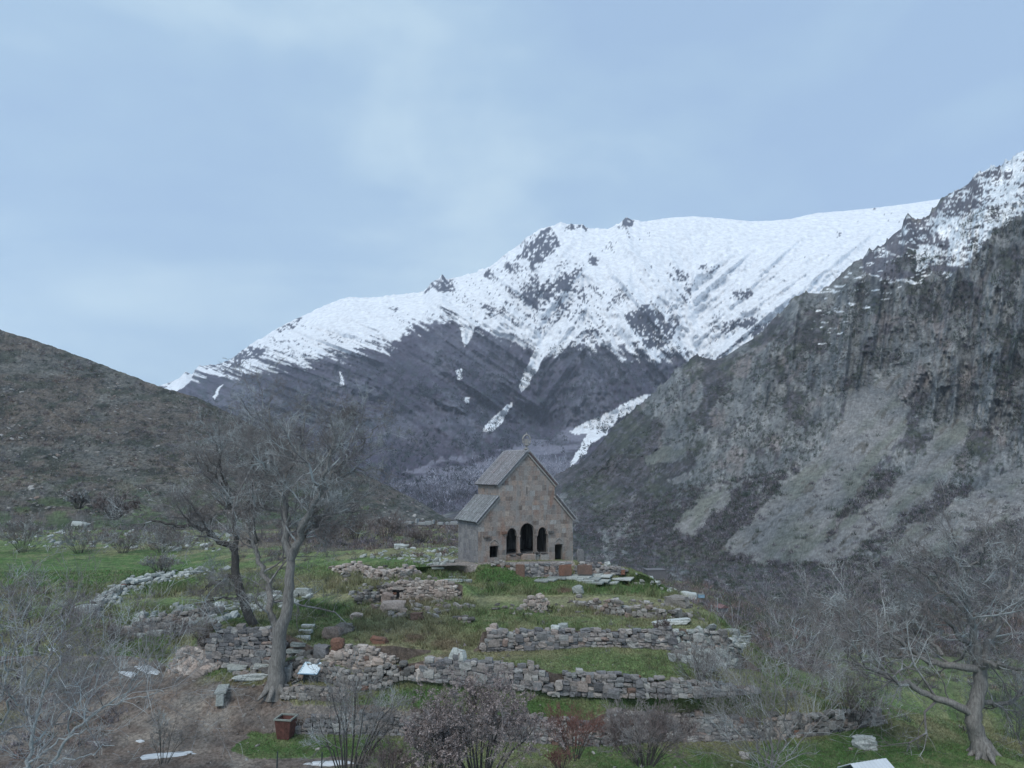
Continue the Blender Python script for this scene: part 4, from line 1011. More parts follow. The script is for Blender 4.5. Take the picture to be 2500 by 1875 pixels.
# left side wall, clerestory wall, other walls
def rect_blocks(w, z0, z1, seed):
    r = np.random.default_rng(seed); z = z0; o_ = []
    while z < z1 - 0.05:
        h = min(r.uniform(0.40, 0.54), z1 - z)
        if z1 - z - h < 0.15: h = z1 - z
        x = -r.uniform(0, 0.4)
        while x < w:
            ww = r.uniform(0.4, 0.85); a, b_ = max(x, 0), min(x + ww, w)
            if b_ - a > 0.08: o_.append((a + .01, b_ - .01, z + .01, z + h - .01))
            x += ww
        z += h
    return o_
def side_wall(name, x, y0, y1, z0, z1, face, mat, parts, seed):
    me = MB(); me.box(min(x, x - face * 0.7), max(x, x - face * 0.7), y0 + (0.76 if y0 == 0 else 0), y1, z0, z1)
    mm = me.mesh(name, M['mortar']); o = obj(name, mm, ch)
    st = MB(); st.n = 0
    for i, (a, b_, c, d_) in enumerate(rect_blocks(y1 - y0, z0, z1, seed)):
        e_ = rc_.uniform(0.012, 0.03)
        xs = sorted((x - face * 0.1, x + face * e_))
        if i < parts:
            m2 = MB(); cy, cz = y0 + (a + b_) / 2, (c + d_) / 2
            m2.box(xs[0] - x, xs[1] - x, -(b_ - a) / 2, (b_ - a) / 2, -(d_ - c) / 2, (d_ - c) / 2)
            q = obj('block', bevel(m2.mesh('block', mat), 0.008), o); q.location = (x, cy, cz)
        else: st.box(xs[0], xs[1], y0 + a, y0 + b_, c, d_)
    if st.n: obj('wall_blocks', st.mesh('wall_blocks', mat), o, kind='stuff')
    return o
side_wall('side_wall', 0.0, 0, CD, 0, ZA, -1, M['ashlar_side'], 200, 31)
side_wall('upper_side_wall', XN0, 0, CD, ZB - 0.1, ZE, -1, M['ashlar'], 60, 32)
side_wall('side_wall', CW, 0, CD, 0, ZA, 1, M['ashlar_side'], 0, 33)
side_wall('upper_side_wall', XN1, 0, CD, ZB - 0.1, ZE, 1, M['ashlar'], 0, 34)
mb = MB(); mb.prism([(x, z) for x, z in PROF], CD - 0.7, CD + 0.002); obj('back_wall', fixn(mb.mesh('back_wall', M['ashlar_side'])), ch)
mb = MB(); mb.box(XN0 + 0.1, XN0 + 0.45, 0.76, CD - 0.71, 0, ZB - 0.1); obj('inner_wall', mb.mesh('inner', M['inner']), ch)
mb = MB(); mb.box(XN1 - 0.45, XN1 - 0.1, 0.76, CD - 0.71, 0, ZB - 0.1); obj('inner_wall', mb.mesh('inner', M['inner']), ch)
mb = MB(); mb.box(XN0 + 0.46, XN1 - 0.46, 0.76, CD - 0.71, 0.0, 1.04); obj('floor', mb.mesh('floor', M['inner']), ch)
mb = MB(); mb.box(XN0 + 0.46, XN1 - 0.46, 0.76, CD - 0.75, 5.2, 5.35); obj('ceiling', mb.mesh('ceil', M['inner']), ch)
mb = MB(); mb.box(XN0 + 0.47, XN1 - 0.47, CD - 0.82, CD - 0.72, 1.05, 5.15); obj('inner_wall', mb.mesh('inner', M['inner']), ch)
# piers between the arches: base block, shaft, capital, standing proud of the wall line
for x in (4.24, 6.09):
    mb = MB()
    mb.box(x - 0.20, x + 0.20, -0.06, 0.02, 1.02, 1.22); mb.box(x - 0.13, x + 0.13, -0.035, 0.02, 1.22, 2.6); mb.box(x - 0.20, x + 0.20, -0.07, 0.02, 2.6, 2.78)
    obj('pier', bevel(mb.mesh('pier', M['ashlar']), 0.012), ch)
for x in (2.83, 7.49):
    mb = MB(); mb.box(x - 0.07, x + 0.07, -0.045, 0.02, 2.6, 2.74); obj('impost', bevel(mb.mesh('impost', M['ashlar']), 0.01), ch)
for (x0, x1, z) in ((3.3, 3.55, 1.05), (6.6, 6.85, 1.05)):     # inner columns seen in the side arches
    bmx = bmesh.new(); bmesh.ops.create_cone(bmx, cap_ends=True, segments=12, radius1=0.13, radius2=0.12, depth=1.9, matrix=Matrix.Translation((x0 + .35, 1.6, z + 0.95)))
    me = D.meshes.new('column'); bmx.to_mesh(me); bmx.free(); me.materials.append(M['ashlar']); obj('column', me, ch)
# arch mouldings
def ring(pts, w, y0, y1, mat, name='arch_moulding'):
    pts = np.array(pts, float); c = pts.mean(0)
    tn = np.gradient(pts, axis=0); nn = np.stack([tn[:, 1], -tn[:, 0]], 1); nn /= np.linalg.norm(nn, axis=1, keepdims=True)
    nn *= np.sign(((pts - c) * nn).sum(1, keepdims=True) + 1e-6)
    o_ = pts + nn * w; n = len(pts)
    v = [(a[0], y0, a[1]) for a in pts] + [(a[0], y0, a[1]) for a in o_] + [(a[0], y1, a[1]) for a in pts] + [(a[0], y1, a[1]) for a in o_]
    q = []
    for i in range(n - 1): q += [(i, i + 1, n + i + 1, n + i), (2 * n + i, 3 * n + i, 3 * n + i + 1, 2 * n + i + 1), (n + i, n + i + 1, 3 * n + i + 1, 3 * n + i), (i, 2 * n + i, 2 * n + i + 1, i + 1)]
    q += [(0, n, 3 * n, 2 * n), (n - 1, 3 * n - 1, 4 * n - 1, 2 * n - 1)]
    return obj(name, fixn(mesh_np(name, v, [np.array(q)], mat)), ch)
for k, (a, z) in enumerate(((OPEN[0], 0), (OPEN[1], 0), (OPEN[2], 0))):
    ring(a[3:-1], 0.07, -0.035, 0.03, M['ashlar'])
for cx, zb, zt, hw in ((1.66, 1.92, 2.47, 0.46), (8.68, 1.74, 2.3, 0.42)):     # keel shaped blind arches above the doors
    pts = [(cx - hw, zb - 0.05), (cx - hw * 0.93, zb + 0.22), (cx - hw * 0.6, zb + 0.38), (cx - hw * 0.25, zt - 0.08), (cx, zt), (cx + hw * 0.25, zt - 0.08), (cx + hw * 0.6, zb + 0.38), (cx + hw * 0.93, zb + 0.22), (cx + hw, zb - 0.05)]
    ring(pts, 0.06, -0.06, 0.03, M['mortar'])
for x0, x1, z0, z1, mt_, in ((2.43, 2.92, 2.93, 3.2, 'redstone'), (0.5, 1.15, 2.7, 2.9, 'ashlar'), (7.5, 8.05, 2.84, 3.06, 'inner')):
    mb = MB(); mb.box(x0, x1, -0.22, 0.01, z0, z1); obj('corbel', bevel(mb.mesh('corbel', M[mt_]), 0.03), ch)
mb = MB(); mb.box(0.78 + 1.18 - 0.86, 2.16, -0.05, 0.02, 1.9, 2.04); obj('lintel', bevel(mb.mesh('lintel', M['ashlar']), 0.01), ch)
mb = MB(); mb.box(8.15, 9.18, -0.05, 0.02, 1.73, 1.86); obj('lintel', bevel(mb.mesh('lintel', M['ashlar']), 0.01), ch)
# bema front, its ledge and recesses; plinth
for x0, x1, y0, z0, z1 in ((2.95, 4.3, -0.35, -.3, 0.92), (4.31, 5.85, -0.5, -.3, 0.98), (5.86, 6.4, -0.22, -.3, 0.9), (6.41, 7.35, -0.42, -.3, 0.88), (2.85, 3.6, -0.55, -.3, 0.45), (4.4, 7.6, -0.95, -.4, 0.38), (7.6, 9.3, -0.5, -.4, 0.18)):
    mb = MB(); mb.box(x0, x1, y0, 0.0, z0, z1); obj('ledge_block', bevel(mb.mesh('ledge', M['ashlar'] if x0 < 5 else M['mortar']), 0.03), ch)
for x0, x1, z in ((3.2, 3.75, 0.93), (3.95, 4.45, 0.99), (5.75, 6.35, 1.0), (6.6, 7.2, 0.89)):
    mb = MB(); mb.box(x0, x1, -0.42, -0.06, z, z + 0.12); obj('ledge_stone', bevel(mb.mesh('ledge', M['inner']), 0.02), ch)
mb = MB(); mb.box(-0.32, -0.04, -0.1, CD + 0.2, -.5, 0.12); mb.box(-0.17, -0.035, -0.05, CD + 0.1, 0.12, 0.27); obj('plinth', bevel(mb.mesh('plinth', M['ashlar_side']), 0.02), ch)
# roofs: slabs with ribs, each slab its own piece
def roof(xa, za, xb, zb_, y0, y1, ns, nr, mat, seed, nm='roof'):
    """slope from (xa,za) eave to (xb,zb) top, ns strips along y"""
    r = np.random.default_rng(seed)
    dx, dz = xb - xa, zb_ - za; Ls = math.hypot(dx, dz); ex = np.array((dx / Ls, 0, dz / Ls)); ny = np.array((-ex[2], 0, ex[0])); 
    if ny[2] < 0: ny = -ny
    mb = MB()
    def slab(a0, a1, b0, b1, h0, h1, lift0=0, lift1=0):
        c = [(a, b_, h) for h in (0, 1) for a, b_ in ((a0, b0), (a1, b0), (a1, b1), (a0, b1))]
        v = []
        for a, b_, h in c:
            li = lift0 + (lift1 - lift0) * (a - a0) / (a1 - a0)
            v.append(np.array((xa, 0, za)) + ex * a + np.array((0, b_, 0)) + ny * ((h1 if h else h0) + li))
        return np.array(v)
    mb.add(slab(-0.10, Ls, y0, y1, -0.02, 0.10), BOXF)
    rf = obj(nm, fixn(mb.mesh(nm, M['rooftile'])), ch)
    w = (y1 - y0) / ns; hL = (Ls + 0.14) / nr
    for i in range(ns):
        for j in range(nr):
            a0 = -0.14 + j * hL; v = slab(a0, a0 + hL + 0.06, y0 + i * w + 0.03, y0 + (i + 1) * w - 0.03, 0.10, 0.135 + r.random() * 0.015, 0.035, 0.0)
            c = v.mean(0); q = obj('roof_tile', fixn(mesh_np('roof_tile', v - c, [BOXF], mat)), rf); q.location = c
    for i in range(ns + 1):
        y = y0 + i * w
        v = slab(-0.15, Ls, y - 0.05, y + 0.05, 0.10, 0.22); c = v.mean(0)
        q = obj('rib', bevel(mesh_np('rib', v - c, [BOXF], M['roofrib']), 0.02), rf); q.location = c
    return rf
roof(XN0 - 0.10, ZE - 0.10 * 1.04, XC, ZR + 0.02, -0.22, CD + 0.2, 14, 3, M['rooftile'], 1)
roof(XN1 + 0.10, ZE - 0.10 * 1.04, XC, ZR + 0.02, -0.22, CD + 0.2, 14, 3, M['rooftile'], 2)
roof(-0.12, ZA - 0.12, XN0 - 0.03, ZB + 0.0, -0.20, CD + 0.15, 14, 3, M['rooftile_green'], 3)
roof(CW + 0.12, ZA - 0.12, XN1 + 0.03, ZB + 0.0, -0.20, CD + 0.15, 14, 3, M['rooftile_green'], 4)
mb = MB(); mb.prism([(XC - 0.2, ZR + 0.02), (XC, ZR - 0.1), (XC + 0.2, ZR + 0.02), (XC, ZR + 0.24)], -0.24, CD + 0.22); obj('ridge_cap', fixn(mb.mesh('ridge', M['roofrib'])), ch)
# raking cornice under the front roof edges
def cornice(p0, p1):
    dx, dz = p1[0] - p0[0], p1[1] - p0[1]; l = math.hypot(dx, dz); nx, nz = dz / l, -dx / l
    if nz > 0: nx, nz = -nx, -nz
    w = 0.17
    mb = MB(); mb.prism([p0, p1, (p1[0] + nx * w, p1[1] + nz * w), (p0[0] + nx * w, p0[1] + nz * w)], -0.12, 0.03)
    obj('cornice', fixn(mb.mesh('cornice', M['mortar'])), ch)
cornice((XN0 - 0.18, ZE - 0.23), (XC, ZR - 0.03)); cornice((XN1 + 0.18, ZE - 0.23), (XC, ZR - 0.03)); cornice((-0.2, ZA - 0.23), (XN0 - 0.0, ZB - 0.03)); cornice((CW + 0.2, ZA - 0.23), (XN1, ZB - 0.03))
# finial: little lantern-like carved ornament on the gable
bmx = bmesh.new()
zz = ZR + 0.15
prof = [(0.10, 0), (0.24, 0.1), (0.24, 0.2), (0.10, 0.26), (0.09, 0.42), (0.28, 0.46), (0.30, 0.54), (0.12, 0.58)]
seg = 12; vs = [[bmx.verts.new((XC + r_ * math.cos(2 * math.pi * i / seg), 0.15 + r_ * math.sin(2 * math.pi * i / seg), zz + h)) for i in range(seg)] for r_, h in prof]
for a, b_ in zip(vs[:-1], vs[1:]):
    for i in range(seg): bmx.faces.new((a[i], a[(i + 1) % seg], b_[(i + 1) % seg], b_[i]))
me = D.meshes.new('finial'); bmx.to_mesh(me); bmx.free(); me.materials.append(M['mortar'])
fin = obj('finial', me, ch)
mb = MB()
t_ = np.linspace(-0.25, 1.25, 17) * math.pi
v, f = tubes(np.stack([XC + 0.42 * np.cos(t_), 0.15 + 0 * t_, zz + 1.0 + 0.48 * np.sin(t_)], 1)[None], np.full((1, 17), 0.085), 6); mb.add(v, f)
for dx in (-0.16, 0, 0.16):
    v, f = tubes(np.array([[(XC + dx * 0.5, 0.15, zz + 0.56), (XC + dx, 0.15, zz + 0.8), (XC + dx, 0.15, zz + 1.1)]]), np.full((1, 3), 0.07), 6); mb.add(v, f)
v, f = tubes(np.array([[(XC - 0.28, 0.15, zz + 0.78), (XC, 0.15, zz + 0.84), (XC + 0.28, 0.15, zz + 0.78)]]), np.full((1, 3), 0.04), 6); mb.add(v, f)
v, f = tubes(np.array([[(XC - 0.1, 0.15, zz + 1.36), (XC - 0.02, 0.15, zz + 1.5), (XC + 0.02, 0.15, zz + 1.72)]]), np.array([[0.05, 0.05, 0.02]]), 6); mb.add(v, f)
obj('carved_ring', mb.mesh('ring', M['mortar']), fin)
print('church', round(time.time() - T0, 1))

# ------------------------------------------------------------------ walls
yB2 = lambda u: np.interp(u, UG, B2[1]); yB3 = lambda u: np.interp(u, UG, B3[1]); yB4 = lambda u: np.interp(u, UG, B4[1]); yBR = lambda u: np.interp(u, UG, BR[1]); yCB = lambda u: np.interp(u, UG, CB[1])
def cut(l, a, b_):
    l = np.array(l, float); us = [a] + [x for x in l[:, 0] if a < x < b_] + [b_]
    return [(x, np.interp(x, l[:, 0], l[:, 1])) for x in us]
wall('upper terrace wall of mixed fieldstones, first straight retaining wall down from the church', cut(t2v, 1176, 1664), cut(b2v, 1176, 1664), yB2, 1, 'stone')
wall('broken end of the upper terrace wall bending down at its right end', cut(t2v, 1668, 1800), cut(b2v, 1668, 1800), yB2, 2, 'rubble', raw=0.35)
wall('long middle terrace wall of grey fieldstones, left half with big boulders in it', cut(t3v, 1012, 1345), cut(b3v, 1012, 1345), yB3, 3, 'stone', sw=(0.28, 0.62), sh=(0.22, 0.34))
wall('right half of the middle terrace wall, low and dark grey, ending behind bare shrubs', cut(t3v, 1349, 1850), cut(b3v, 1349, 1850), yB3, 4, 'stone')
wall('curved low wall around the pit right of the information board', cut(t3v, 722, 1010), cut(b3v, 722, 1010), yB3, 5, 'rubble', sw=(0.22, 0.45), raw=0.2)
wall('lowest terrace wall, left stretch behind the rusty bin', cut(t4v, 728, 1120), cut(b4v, 728, 1120), yB4, 6, 'stone', raw=0.1)
wall('lowest terrace wall, short middle stretch left of the thick brown shrub', cut(t4v, 1124, 1464), cut(b4v, 1124, 1464), yB4, 7, 'stone', sw=(0.26, 0.55))
wall('lowest terrace wall, tall right stretch with a humped top', cut(t4v, 1468, 1850), cut(b4v, 1468, 1850), yB4, 8, 'stone', sw=(0.26, 0.58), red=0.05)
wall('dark far right end of the lowest terrace wall beside the big leaning tree', cut(t4v, 1854, 2158), cut(b4v, 1854, 2158), yB4, 9, 'rubble', sw=(0.25, 0.55), raw=0.2)
wall('pale rubble wall at the back of the round pit', cut(t2v, 790, 962), cut(b2v, 790, 962), yB2, 10, 'palestone', sw=(0.22, 0.55), sh=(0.2, 0.38), raw=0.15, red=0.02, taper=1.6)
wall('tall dry stone retaining wall left of the walnut tree', cut(t2v, 492, 700), cut(b2v, 492, 700), yB2, 11, 'stone', sw=(0.3, 0.75), sh=(0.2, 0.32), raw=0.15)
wall('ruined house wall with a small dark doorway', [(930, 1428), (1000, 1420), (1040, 1416), (1090, 1420), (1122, 1428)], [(930, 1466), (1122, 1463)], yBR, 12, 'palestone', sw=(0.22, 0.45), sh=(0.16, 0.26), gap=(966, 980, 0.9), off=0.3)
wall('low stone kerb wall at the foot of the walnut tree', [(690, 1678), (760, 1680), (848, 1686)], [(690, 1697), (760, 1700), (848, 1706)], None, 13, 'rubble', sw=(0.22, 0.45), sh=(0.16, 0.24), thick=0.35, free=True, raw=0.05)
wall('short pale wall fragment on the bank below the flagstones', [(1262, 1484), (1280, 1465), (1320, 1450), (1338, 1446)], [(1262, 1490), (1338, 1485)], None, 14, 'palestone', sw=(0.2, 0.36), sh=(0.18, 0.28), off=0.25)
wall('crumbled wall fragment in the middle of the upper bank', [(1398, 1468), (1460, 1470), (1500, 1462), (1530, 1462)], [(1398, 1476), (1460, 1490), (1500, 1502), (1530, 1496)], None, 15, 'rubble', off=0.25, raw=0.22)
wall('crumbled wall fragment at the right of the upper bank', [(1532, 1476), (1580, 1486), (1640, 1492), (1690, 1500)], [(1532, 1506), (1600, 1508), (1690, 1510)], None, 16, 'rubble', off=0.25, raw=0.25)
wall('stone retaining block in front of the church arches with red slabs at its ends', [(1278, 1378), (1330, 1378), (1388, 1376)], [(1278, 1409), (1388, 1404)], lambda u: 64.9 + 0 * u, 17, 'stone', sw=(0.25, 0.5), sh=(0.18, 0.28), red=0.0, raw=0.05, taper=0)
wall('low broken wall running right from the church corner', [(1404, 1375), (1440, 1374), (1480, 1380), (1528, 1386)], [(1404, 1401), (1470, 1400), (1528, 1398)], lambda u: 65.6 + 0 * u, 18, 'stone', sw=(0.3, 0.55), sh=(0.2, 0.3), raw=0.12, free=True)
wall('rubble edge sloping up left of the retaining block to the church door', [(1190, 1366), (1210, 1368), (1240, 1376), (1276, 1378)], [(1190, 1374), (1215, 1380), (1240, 1390), (1276, 1406)], lambda u: 65.2 + 0 * u, 19, 'rubble', red=0.05, raw=0.1)
wall('long field wall curving up the left slope', [(230, 1484), (250, 1466), (275, 1448), (300, 1430), (340, 1416), (400, 1405), (500, 1393)], [(230, 1496), (250, 1480), (275, 1460), (300, 1440), (340, 1424), (400, 1412), (500, 1398)], None, 20, 'slab', sw=(0.3, 0.8), sh=(0.2, 0.38), free=True, raw=0.4, thick=.6)
wall('tumbled wall of grey rubble above the retaining wall', [(300, 1530), (360, 1515), (430, 1500), (540, 1485)], [(300, 1550), (360, 1545), (430, 1532), (540, 1505)], None, 21, 'rubble', sw=(0.3, 0.8), free=True, raw=0.3)
wall('low ruined wall across the hollow left of the church', [(870, 1452), (900, 1440), (930, 1430)], [(870, 1470), (900, 1468), (930, 1468)], None, 22, 'rubble', raw=0.25, off=0.3)
wall('ruined wall on the upper left rim of the hollow', [(815, 1385), (870, 1380), (910, 1392), (960, 1398), (1030, 1388)], [(815, 1396), (870, 1398), (910, 1412), (960, 1414), (1030, 1400)], None, 23, 'palestone', raw=0.2, free=True)
wall('dark stone wall stub on the slope between the two pits', [(1120, 1476), (1150, 1470), (1158, 1472)], [(1120, 1486), (1158, 1484)], None, 24, 'stone', raw=0.1)
wall('small wall stub above the left corner of the upper terrace wall', [(1105, 1505), (1160, 1504)], [(1105, 1515), (1160, 1518)], None, 25, 'rubble', raw=0.1)
# two red slabs of the retaining block, doorway lintel
for (u, v, w, h, l, ry) in ((1270, 1409, 0.8, 1.15, 'rust red upright slab at the left end of the block before the church', 0.0), (1380, 1403, 1.1, 0.9, 'rust red slab at the right end of the block before the church', 0), (1428, 1401, 1.3, 0.8, 'broad orange stained slab in the broken wall right of the church', 0.0)):
    boulder('red_slab', l, 'stone slab', u, v, w, h, 'redstone', 0.3, seed=int(u), Y=64.6, boxy=0.95, jit=0.05, sink=0.05)
boulder('lintel_stone', 'flat lintel stone over the small ruin doorway', 'stone', 973, 1438, 1.0, 0.2, 'palestone', 0.5, 3, Y=float(yBR(973)) - .35, boxy=.9, jit=.08, sink=0)
mb = MB(); mb.box(-.42, .42, 0, 0.5, -0.1, 1.0)  # solid near-black block stands in for the shade inside the doorway
o = obj('doorway_shade_block', mb.mesh('shade_block', M['inner'])); o.location = ray(973, 1466, float(yBR(973)) + 0.02); o['label'] = 'dark block standing in for the shade of the small doorway in the ruined wall'; o['category'] = 'doorway'

# ------------------------------------------------------------------ single stones and slabs
FLAB = ['leftmost flagstone in front of the church, lying alone in the grass', 'second flagstone from the left, small and close to the first', 'flagstone touching the left end of the main paved patch', 'flagstone at the foot of the stone block, back row of the paving',
        'large flagstone in the back row under the red slab', 'inner flagstone in the middle of the main paved patch', 'middle flagstone right of the patch centre', 'longest flagstone at the front edge of the paved patch', 'flagstone just behind the longest front one',
        'short flagstone in the front left of the paved patch', 'flagstone at the back right under the broken wall', 'rearmost flagstone against the foot of the broken wall', 'separate flagstone right of the paved patch', 'rightmost flagstone, thin and apart near the crest', 'front right corner flagstone of the paved patch']
flags = [(1293 + 30, 1418, 1.5, 0.9), (1345, 1416, 1.3, 0.8), (1360, 1410, 1.9, 1.0), (1392, 1409, 1.8, 1.1), (1420, 1407, 2.0, 1.1), (1405, 1413, 1.8, 0.9), (1440, 1413, 2.0, 1.0), (1448, 1422, 2.2, 1.0), (1462, 1418, 1.9, .9), (1430, 1418, 1.6, .8), (1468, 1406, 2.1, 0.9), (1450, 1403, 1.7, .8), (1515, 1413, 2.3, 1.0), (1553, 1424, 2.4, 0.8), (1490, 1424, 1.5, .8)]
for i, (u, v, w, d_) in enumerate(flags):
    p = hit(u, v); mb = MB(); r_ = random.Random(i)
    x, y = w / 2, d_ * 0.75
    mb.prism([(0, 0)], 0, 0) if False else None
    pr_ = [(-x + r_.uniform(0, .2), -y + r_.uniform(0, .2)), (x - r_.uniform(0, .2), -y + r_.uniform(0, .3)), (x - r_.uniform(0, .15), y - r_.uniform(0, .2)), (-x + r_.uniform(0, .3), y - r_.uniform(0, .15))]
    v_ = [(a, b_, 0) for a, b_ in pr_] + [(a, b_, 0.14) for a, b_ in pr_]
    me = bevel(mesh_np('flagstone', v_, [BOXF], M['slab']), 0.02)
    o = obj('flagstone', me); o.location = p + Vector((0, 0, -0.03)); o.rotation_euler = (math.radians(3), r_.uniform(-.03, .03), -0.35 + r_.uniform(-.1, .1))
    tag(o, FLAB[i], 'flagstone', 'flagstones in front of the church')
D_ = [('boulder', 'big pale lichened boulder on the right shoulder of the mound', 'boulder', 1680, 1462, 2.6, 1.3, 'slab', 1.8),
      ('boulder', 'grey boulder leaning below the big pale one on the mound shoulder', 'boulder', 1650, 1478, 1.8, 0.9, 'rubble', 1.2),
      ('boulder', 'single rounded white boulder on the bank below the flagstones', 'boulder', 1411, 1448, 0.85, 0.75, 'slab', .7),
      ('stone_slab', 'long pale slab lying on top of the upper terrace wall', 'stone slab', 1637, 1524, 2.5, 0.35, 'slab', 1.0),
      ('boulder', 'squarish pale stone on the left part of the upper terrace wall top', 'boulder', 1374, 1538, .65, 0.55, 'slab', .5),
      ('boulder', 'rounded stone next to the squarish stone on the upper terrace wall', 'boulder', 1356, 1539, .55, 0.4, 'slab', .45),
      ('stacked_stone', 'flat stone on the far left corner of the upper terrace wall', 'stone', 1208, 1545, 1.0, 0.3, 'palestone', .6),
      ('stacked_stone', 'small upright stone balanced on the flat corner stone', 'stone', 1207, 1538, .45, 0.5, 'palestone', .4),
      ('boulder', 'tall pale lichened boulder on top of the middle terrace wall', 'boulder', 1119, 1618, .9, 1.0, 'slab', .7),
      ('boulder', 'dark rounded boulder set in the middle terrace wall under the pale one', 'boulder', 1117, 1645, .95, .8, 'stone', .6),
      ('boulder', 'large grey boulder in the middle terrace wall, left of the dark one', 'boulder', 1083, 1636, .95, .8, 'stone', .6),
      ('boulder', 'large pinkish boulder in the middle terrace wall with a white top', 'boulder', 1058, 1628, 1.1, .75, 'palestone', .6),
      ('boulder', 'broad flat faced boulder at the foot of the middle terrace wall', 'boulder', 1040, 1654, 1.2, .7, 'palestone', .5),
      ('boulder', 'pale standing stone at the right end of the upper terrace wall', 'boulder', 1632, 1580, 1.3, 1.05, 'palestone', .5),
      ('boulder', 'low broad boulder in the foot of the upper terrace wall', 'boulder', 1565, 1577, 1.6, .6, 'stone', .5),
      ('stone_slab', 'grey slab tumbled down the right end of the terraces', 'stone slab', 1730, 1595, 1.5, .5, 'slab', 1.0),
      ('stone_slab', 'pale slab lowest in the tumble at the right of the terraces', 'stone slab', 1745, 1618, 1.4, .35, 'slab', .8),
      ('stone_slab', 'flat slab beside the grass edge at the far right of the upper terrace', 'stone slab', 1785, 1550, 1.2, .5, 'slab', .8),
      ('stone_slab', 'thin slab half buried in the grass right of the upper terrace', 'stone slab', 1808, 1560, 1.4, .25, 'slab', .5),
      ('boulder', 'low stone lying in the grass of the middle terrace on the right', 'boulder', 1660, 1603, .9, .4, 'rubble', .6),
      ('broken_stone', 'small pale broken stone standing on the middle terrace', 'stone', 1642, 1612, .4, .5, 'slab', .35),
      ('stone_slab', 'long grey slab beside the path left of the walnut tree trunk', 'stone slab', 615, 1658, 1.9, .35, 'slab', .6),
      ('stone_slab', 'pale slab nearest the orange marker stone', 'stone slab', 580, 1634, 1.2, .35, 'slab', .9),
      ('stone_slab', 'slab leaning against the walnut tree trunk on the left', 'stone slab', 640, 1630, 1.0, .3, 'slab', .7),
      ('boulder', 'upright grey stone right behind the walnut tree trunk', 'boulder', 702, 1660, .55, 1.0, 'stone', .4),
      ('boulder', 'dark boulder on the left rim of the round pit', 'boulder', 785, 1602, 1.0, .9, 'stone', .8),
      ('boulder', 'reddish boulder on the rim of the round pit beside the dark one', 'boulder', 825, 1580, .8, .7, 'redstone', .6),
      ('boulder', 'flat red stone above the rubble of the round pit', 'boulder', 926, 1570, 1.0, .5, 'redstone', .5),
      ('boulder', 'grey boulder on the slope above the round pit, left one', 'boulder', 812, 1555, 1.2, .9, 'stone', .9),
      ('boulder', 'grey boulder on the slope above the round pit, right one', 'boulder', 838, 1545, 1.2, .8, 'rubble', .9),
      ('boulder', 'light stone half buried in the slope below the ruined house', 'boulder', 870, 1512, .9, .6, 'palestone', .6),
      ('boulder', 'large pale broken block in front of the ruin doorway', 'boulder', 962, 1492, 1.8, 1.0, 'palestone', 1.2),
      ('boulder', 'squared grey block left below the ruin doorway', 'boulder', 945, 1470, .9, .9, 'stone', .7),
      ('boulder', 'red block in the rubble below the ruined house', 'boulder', 1018, 1512, .9, .6, 'redstone', .7),
      ('boulder', 'long grey stone on the knoll between tree and ruins', 'boulder', 742, 1452, 1.5, .7, 'slab', .9),
      ('boulder', 'long pale rock at the lower right corner near the white roof', 'boulder', 2110, 1822, 1.3, .7, 'slab', .9),
      ('boulder', 'small round stone in the grass under the multi stemmed tree', 'boulder', 1818, 1849, .5, .3, 'palestone', .4),
      ('boulder', 'pale boulder at the left end of the field wall', 'boulder', 212, 1495, 1.8, .8, 'slab', 1.2),
      ('stone_slab', 'white slab on the field edge under the hillside shrubs', 'stone slab', 195, 1290, 3, 1.6, 'slab', 2),
      ('stone_slab', 'long squared slab at the back edge of the green plateau', 'stone slab', 980, 1338, 1.6, .5, 'slab', .6),
      ('boulder', 'pale rock hanging at the top right end of the broken wall', 'boulder', 1482, 1381, .6, .4, 'slab', .4)]
for i, (n_, l_, c_, u, v, w, h, mt_, d_) in enumerate(D_):
    slabby = h < 0.42
    boulder(n_, l_, c_, u, v, w, h, mt_, d_, seed=i + 2, rz=random.uniform(-.4, .4), tilt=(random.uniform(-.1, .1), random.uniform(-.15, .15)), boxy=0.7 if slabby else 0.5, jit=0.18, sink=0.2)
# stone steps up from the walnut tree
for i, (u, v, w) in enumerate(((722, 1592, 1.1), (730, 1576, 1.0), (738, 1560, 1.0), (746, 1545, .9), (752, 1532, .9))):
    boulder('step_stone', ['lowest', 'second', 'middle', 'fourth', 'topmost'][i] + ' flat step of the stone stairs right of the walnut tree', 'stone step', u, v, w, .22, 'slab', .5, seed=40 + i, boxy=.9, jit=.08, sink=0.1, group='stone steps beside the walnut tree')
for i, (u, v, w) in enumerate(((1080, 1398, 1.5), (1110, 1404, 1.3), (1115, 1412, 1.5), (1105, 1419, 1.6), (1070, 1388, 1.2), (1135, 1420, 1.2))):
    boulder('step_stone', ['flat slab left of the worn church steps', 'top worn step beside the church corner', 'second worn step below the church corner', 'third worn step below the church corner', 'flat slab on the bare ground left of the church', 'pale end slab of the worn church steps'][i], 'stone step', u, v, w, .2, 'slab', .6, seed=50 + i, boxy=.85, jit=.1, sink=0.15, group='worn steps left of the church')
# khachkar-like round carved stone right of the church
p = hit(1418, 1377); mb = MB()
prf = [(-.28, -.5), (.28, -.5), (.3, .4), (.36, .9), (.22, 1.2), (-.22, 1.2), (-.36, .9), (-.3, .4)]
mb.prism(prf, -.12, .12); me = bevel(fixn(mb.mesh('carved_stone', M['stone'])), 0.03)
o = obj('carved_stone', me); o.location = p + Vector((0, .3, 0.1)); o.rotation_euler = (0, 0, .3); tag(o, 'round topped carved standing stone right of the church', 'carved stone')
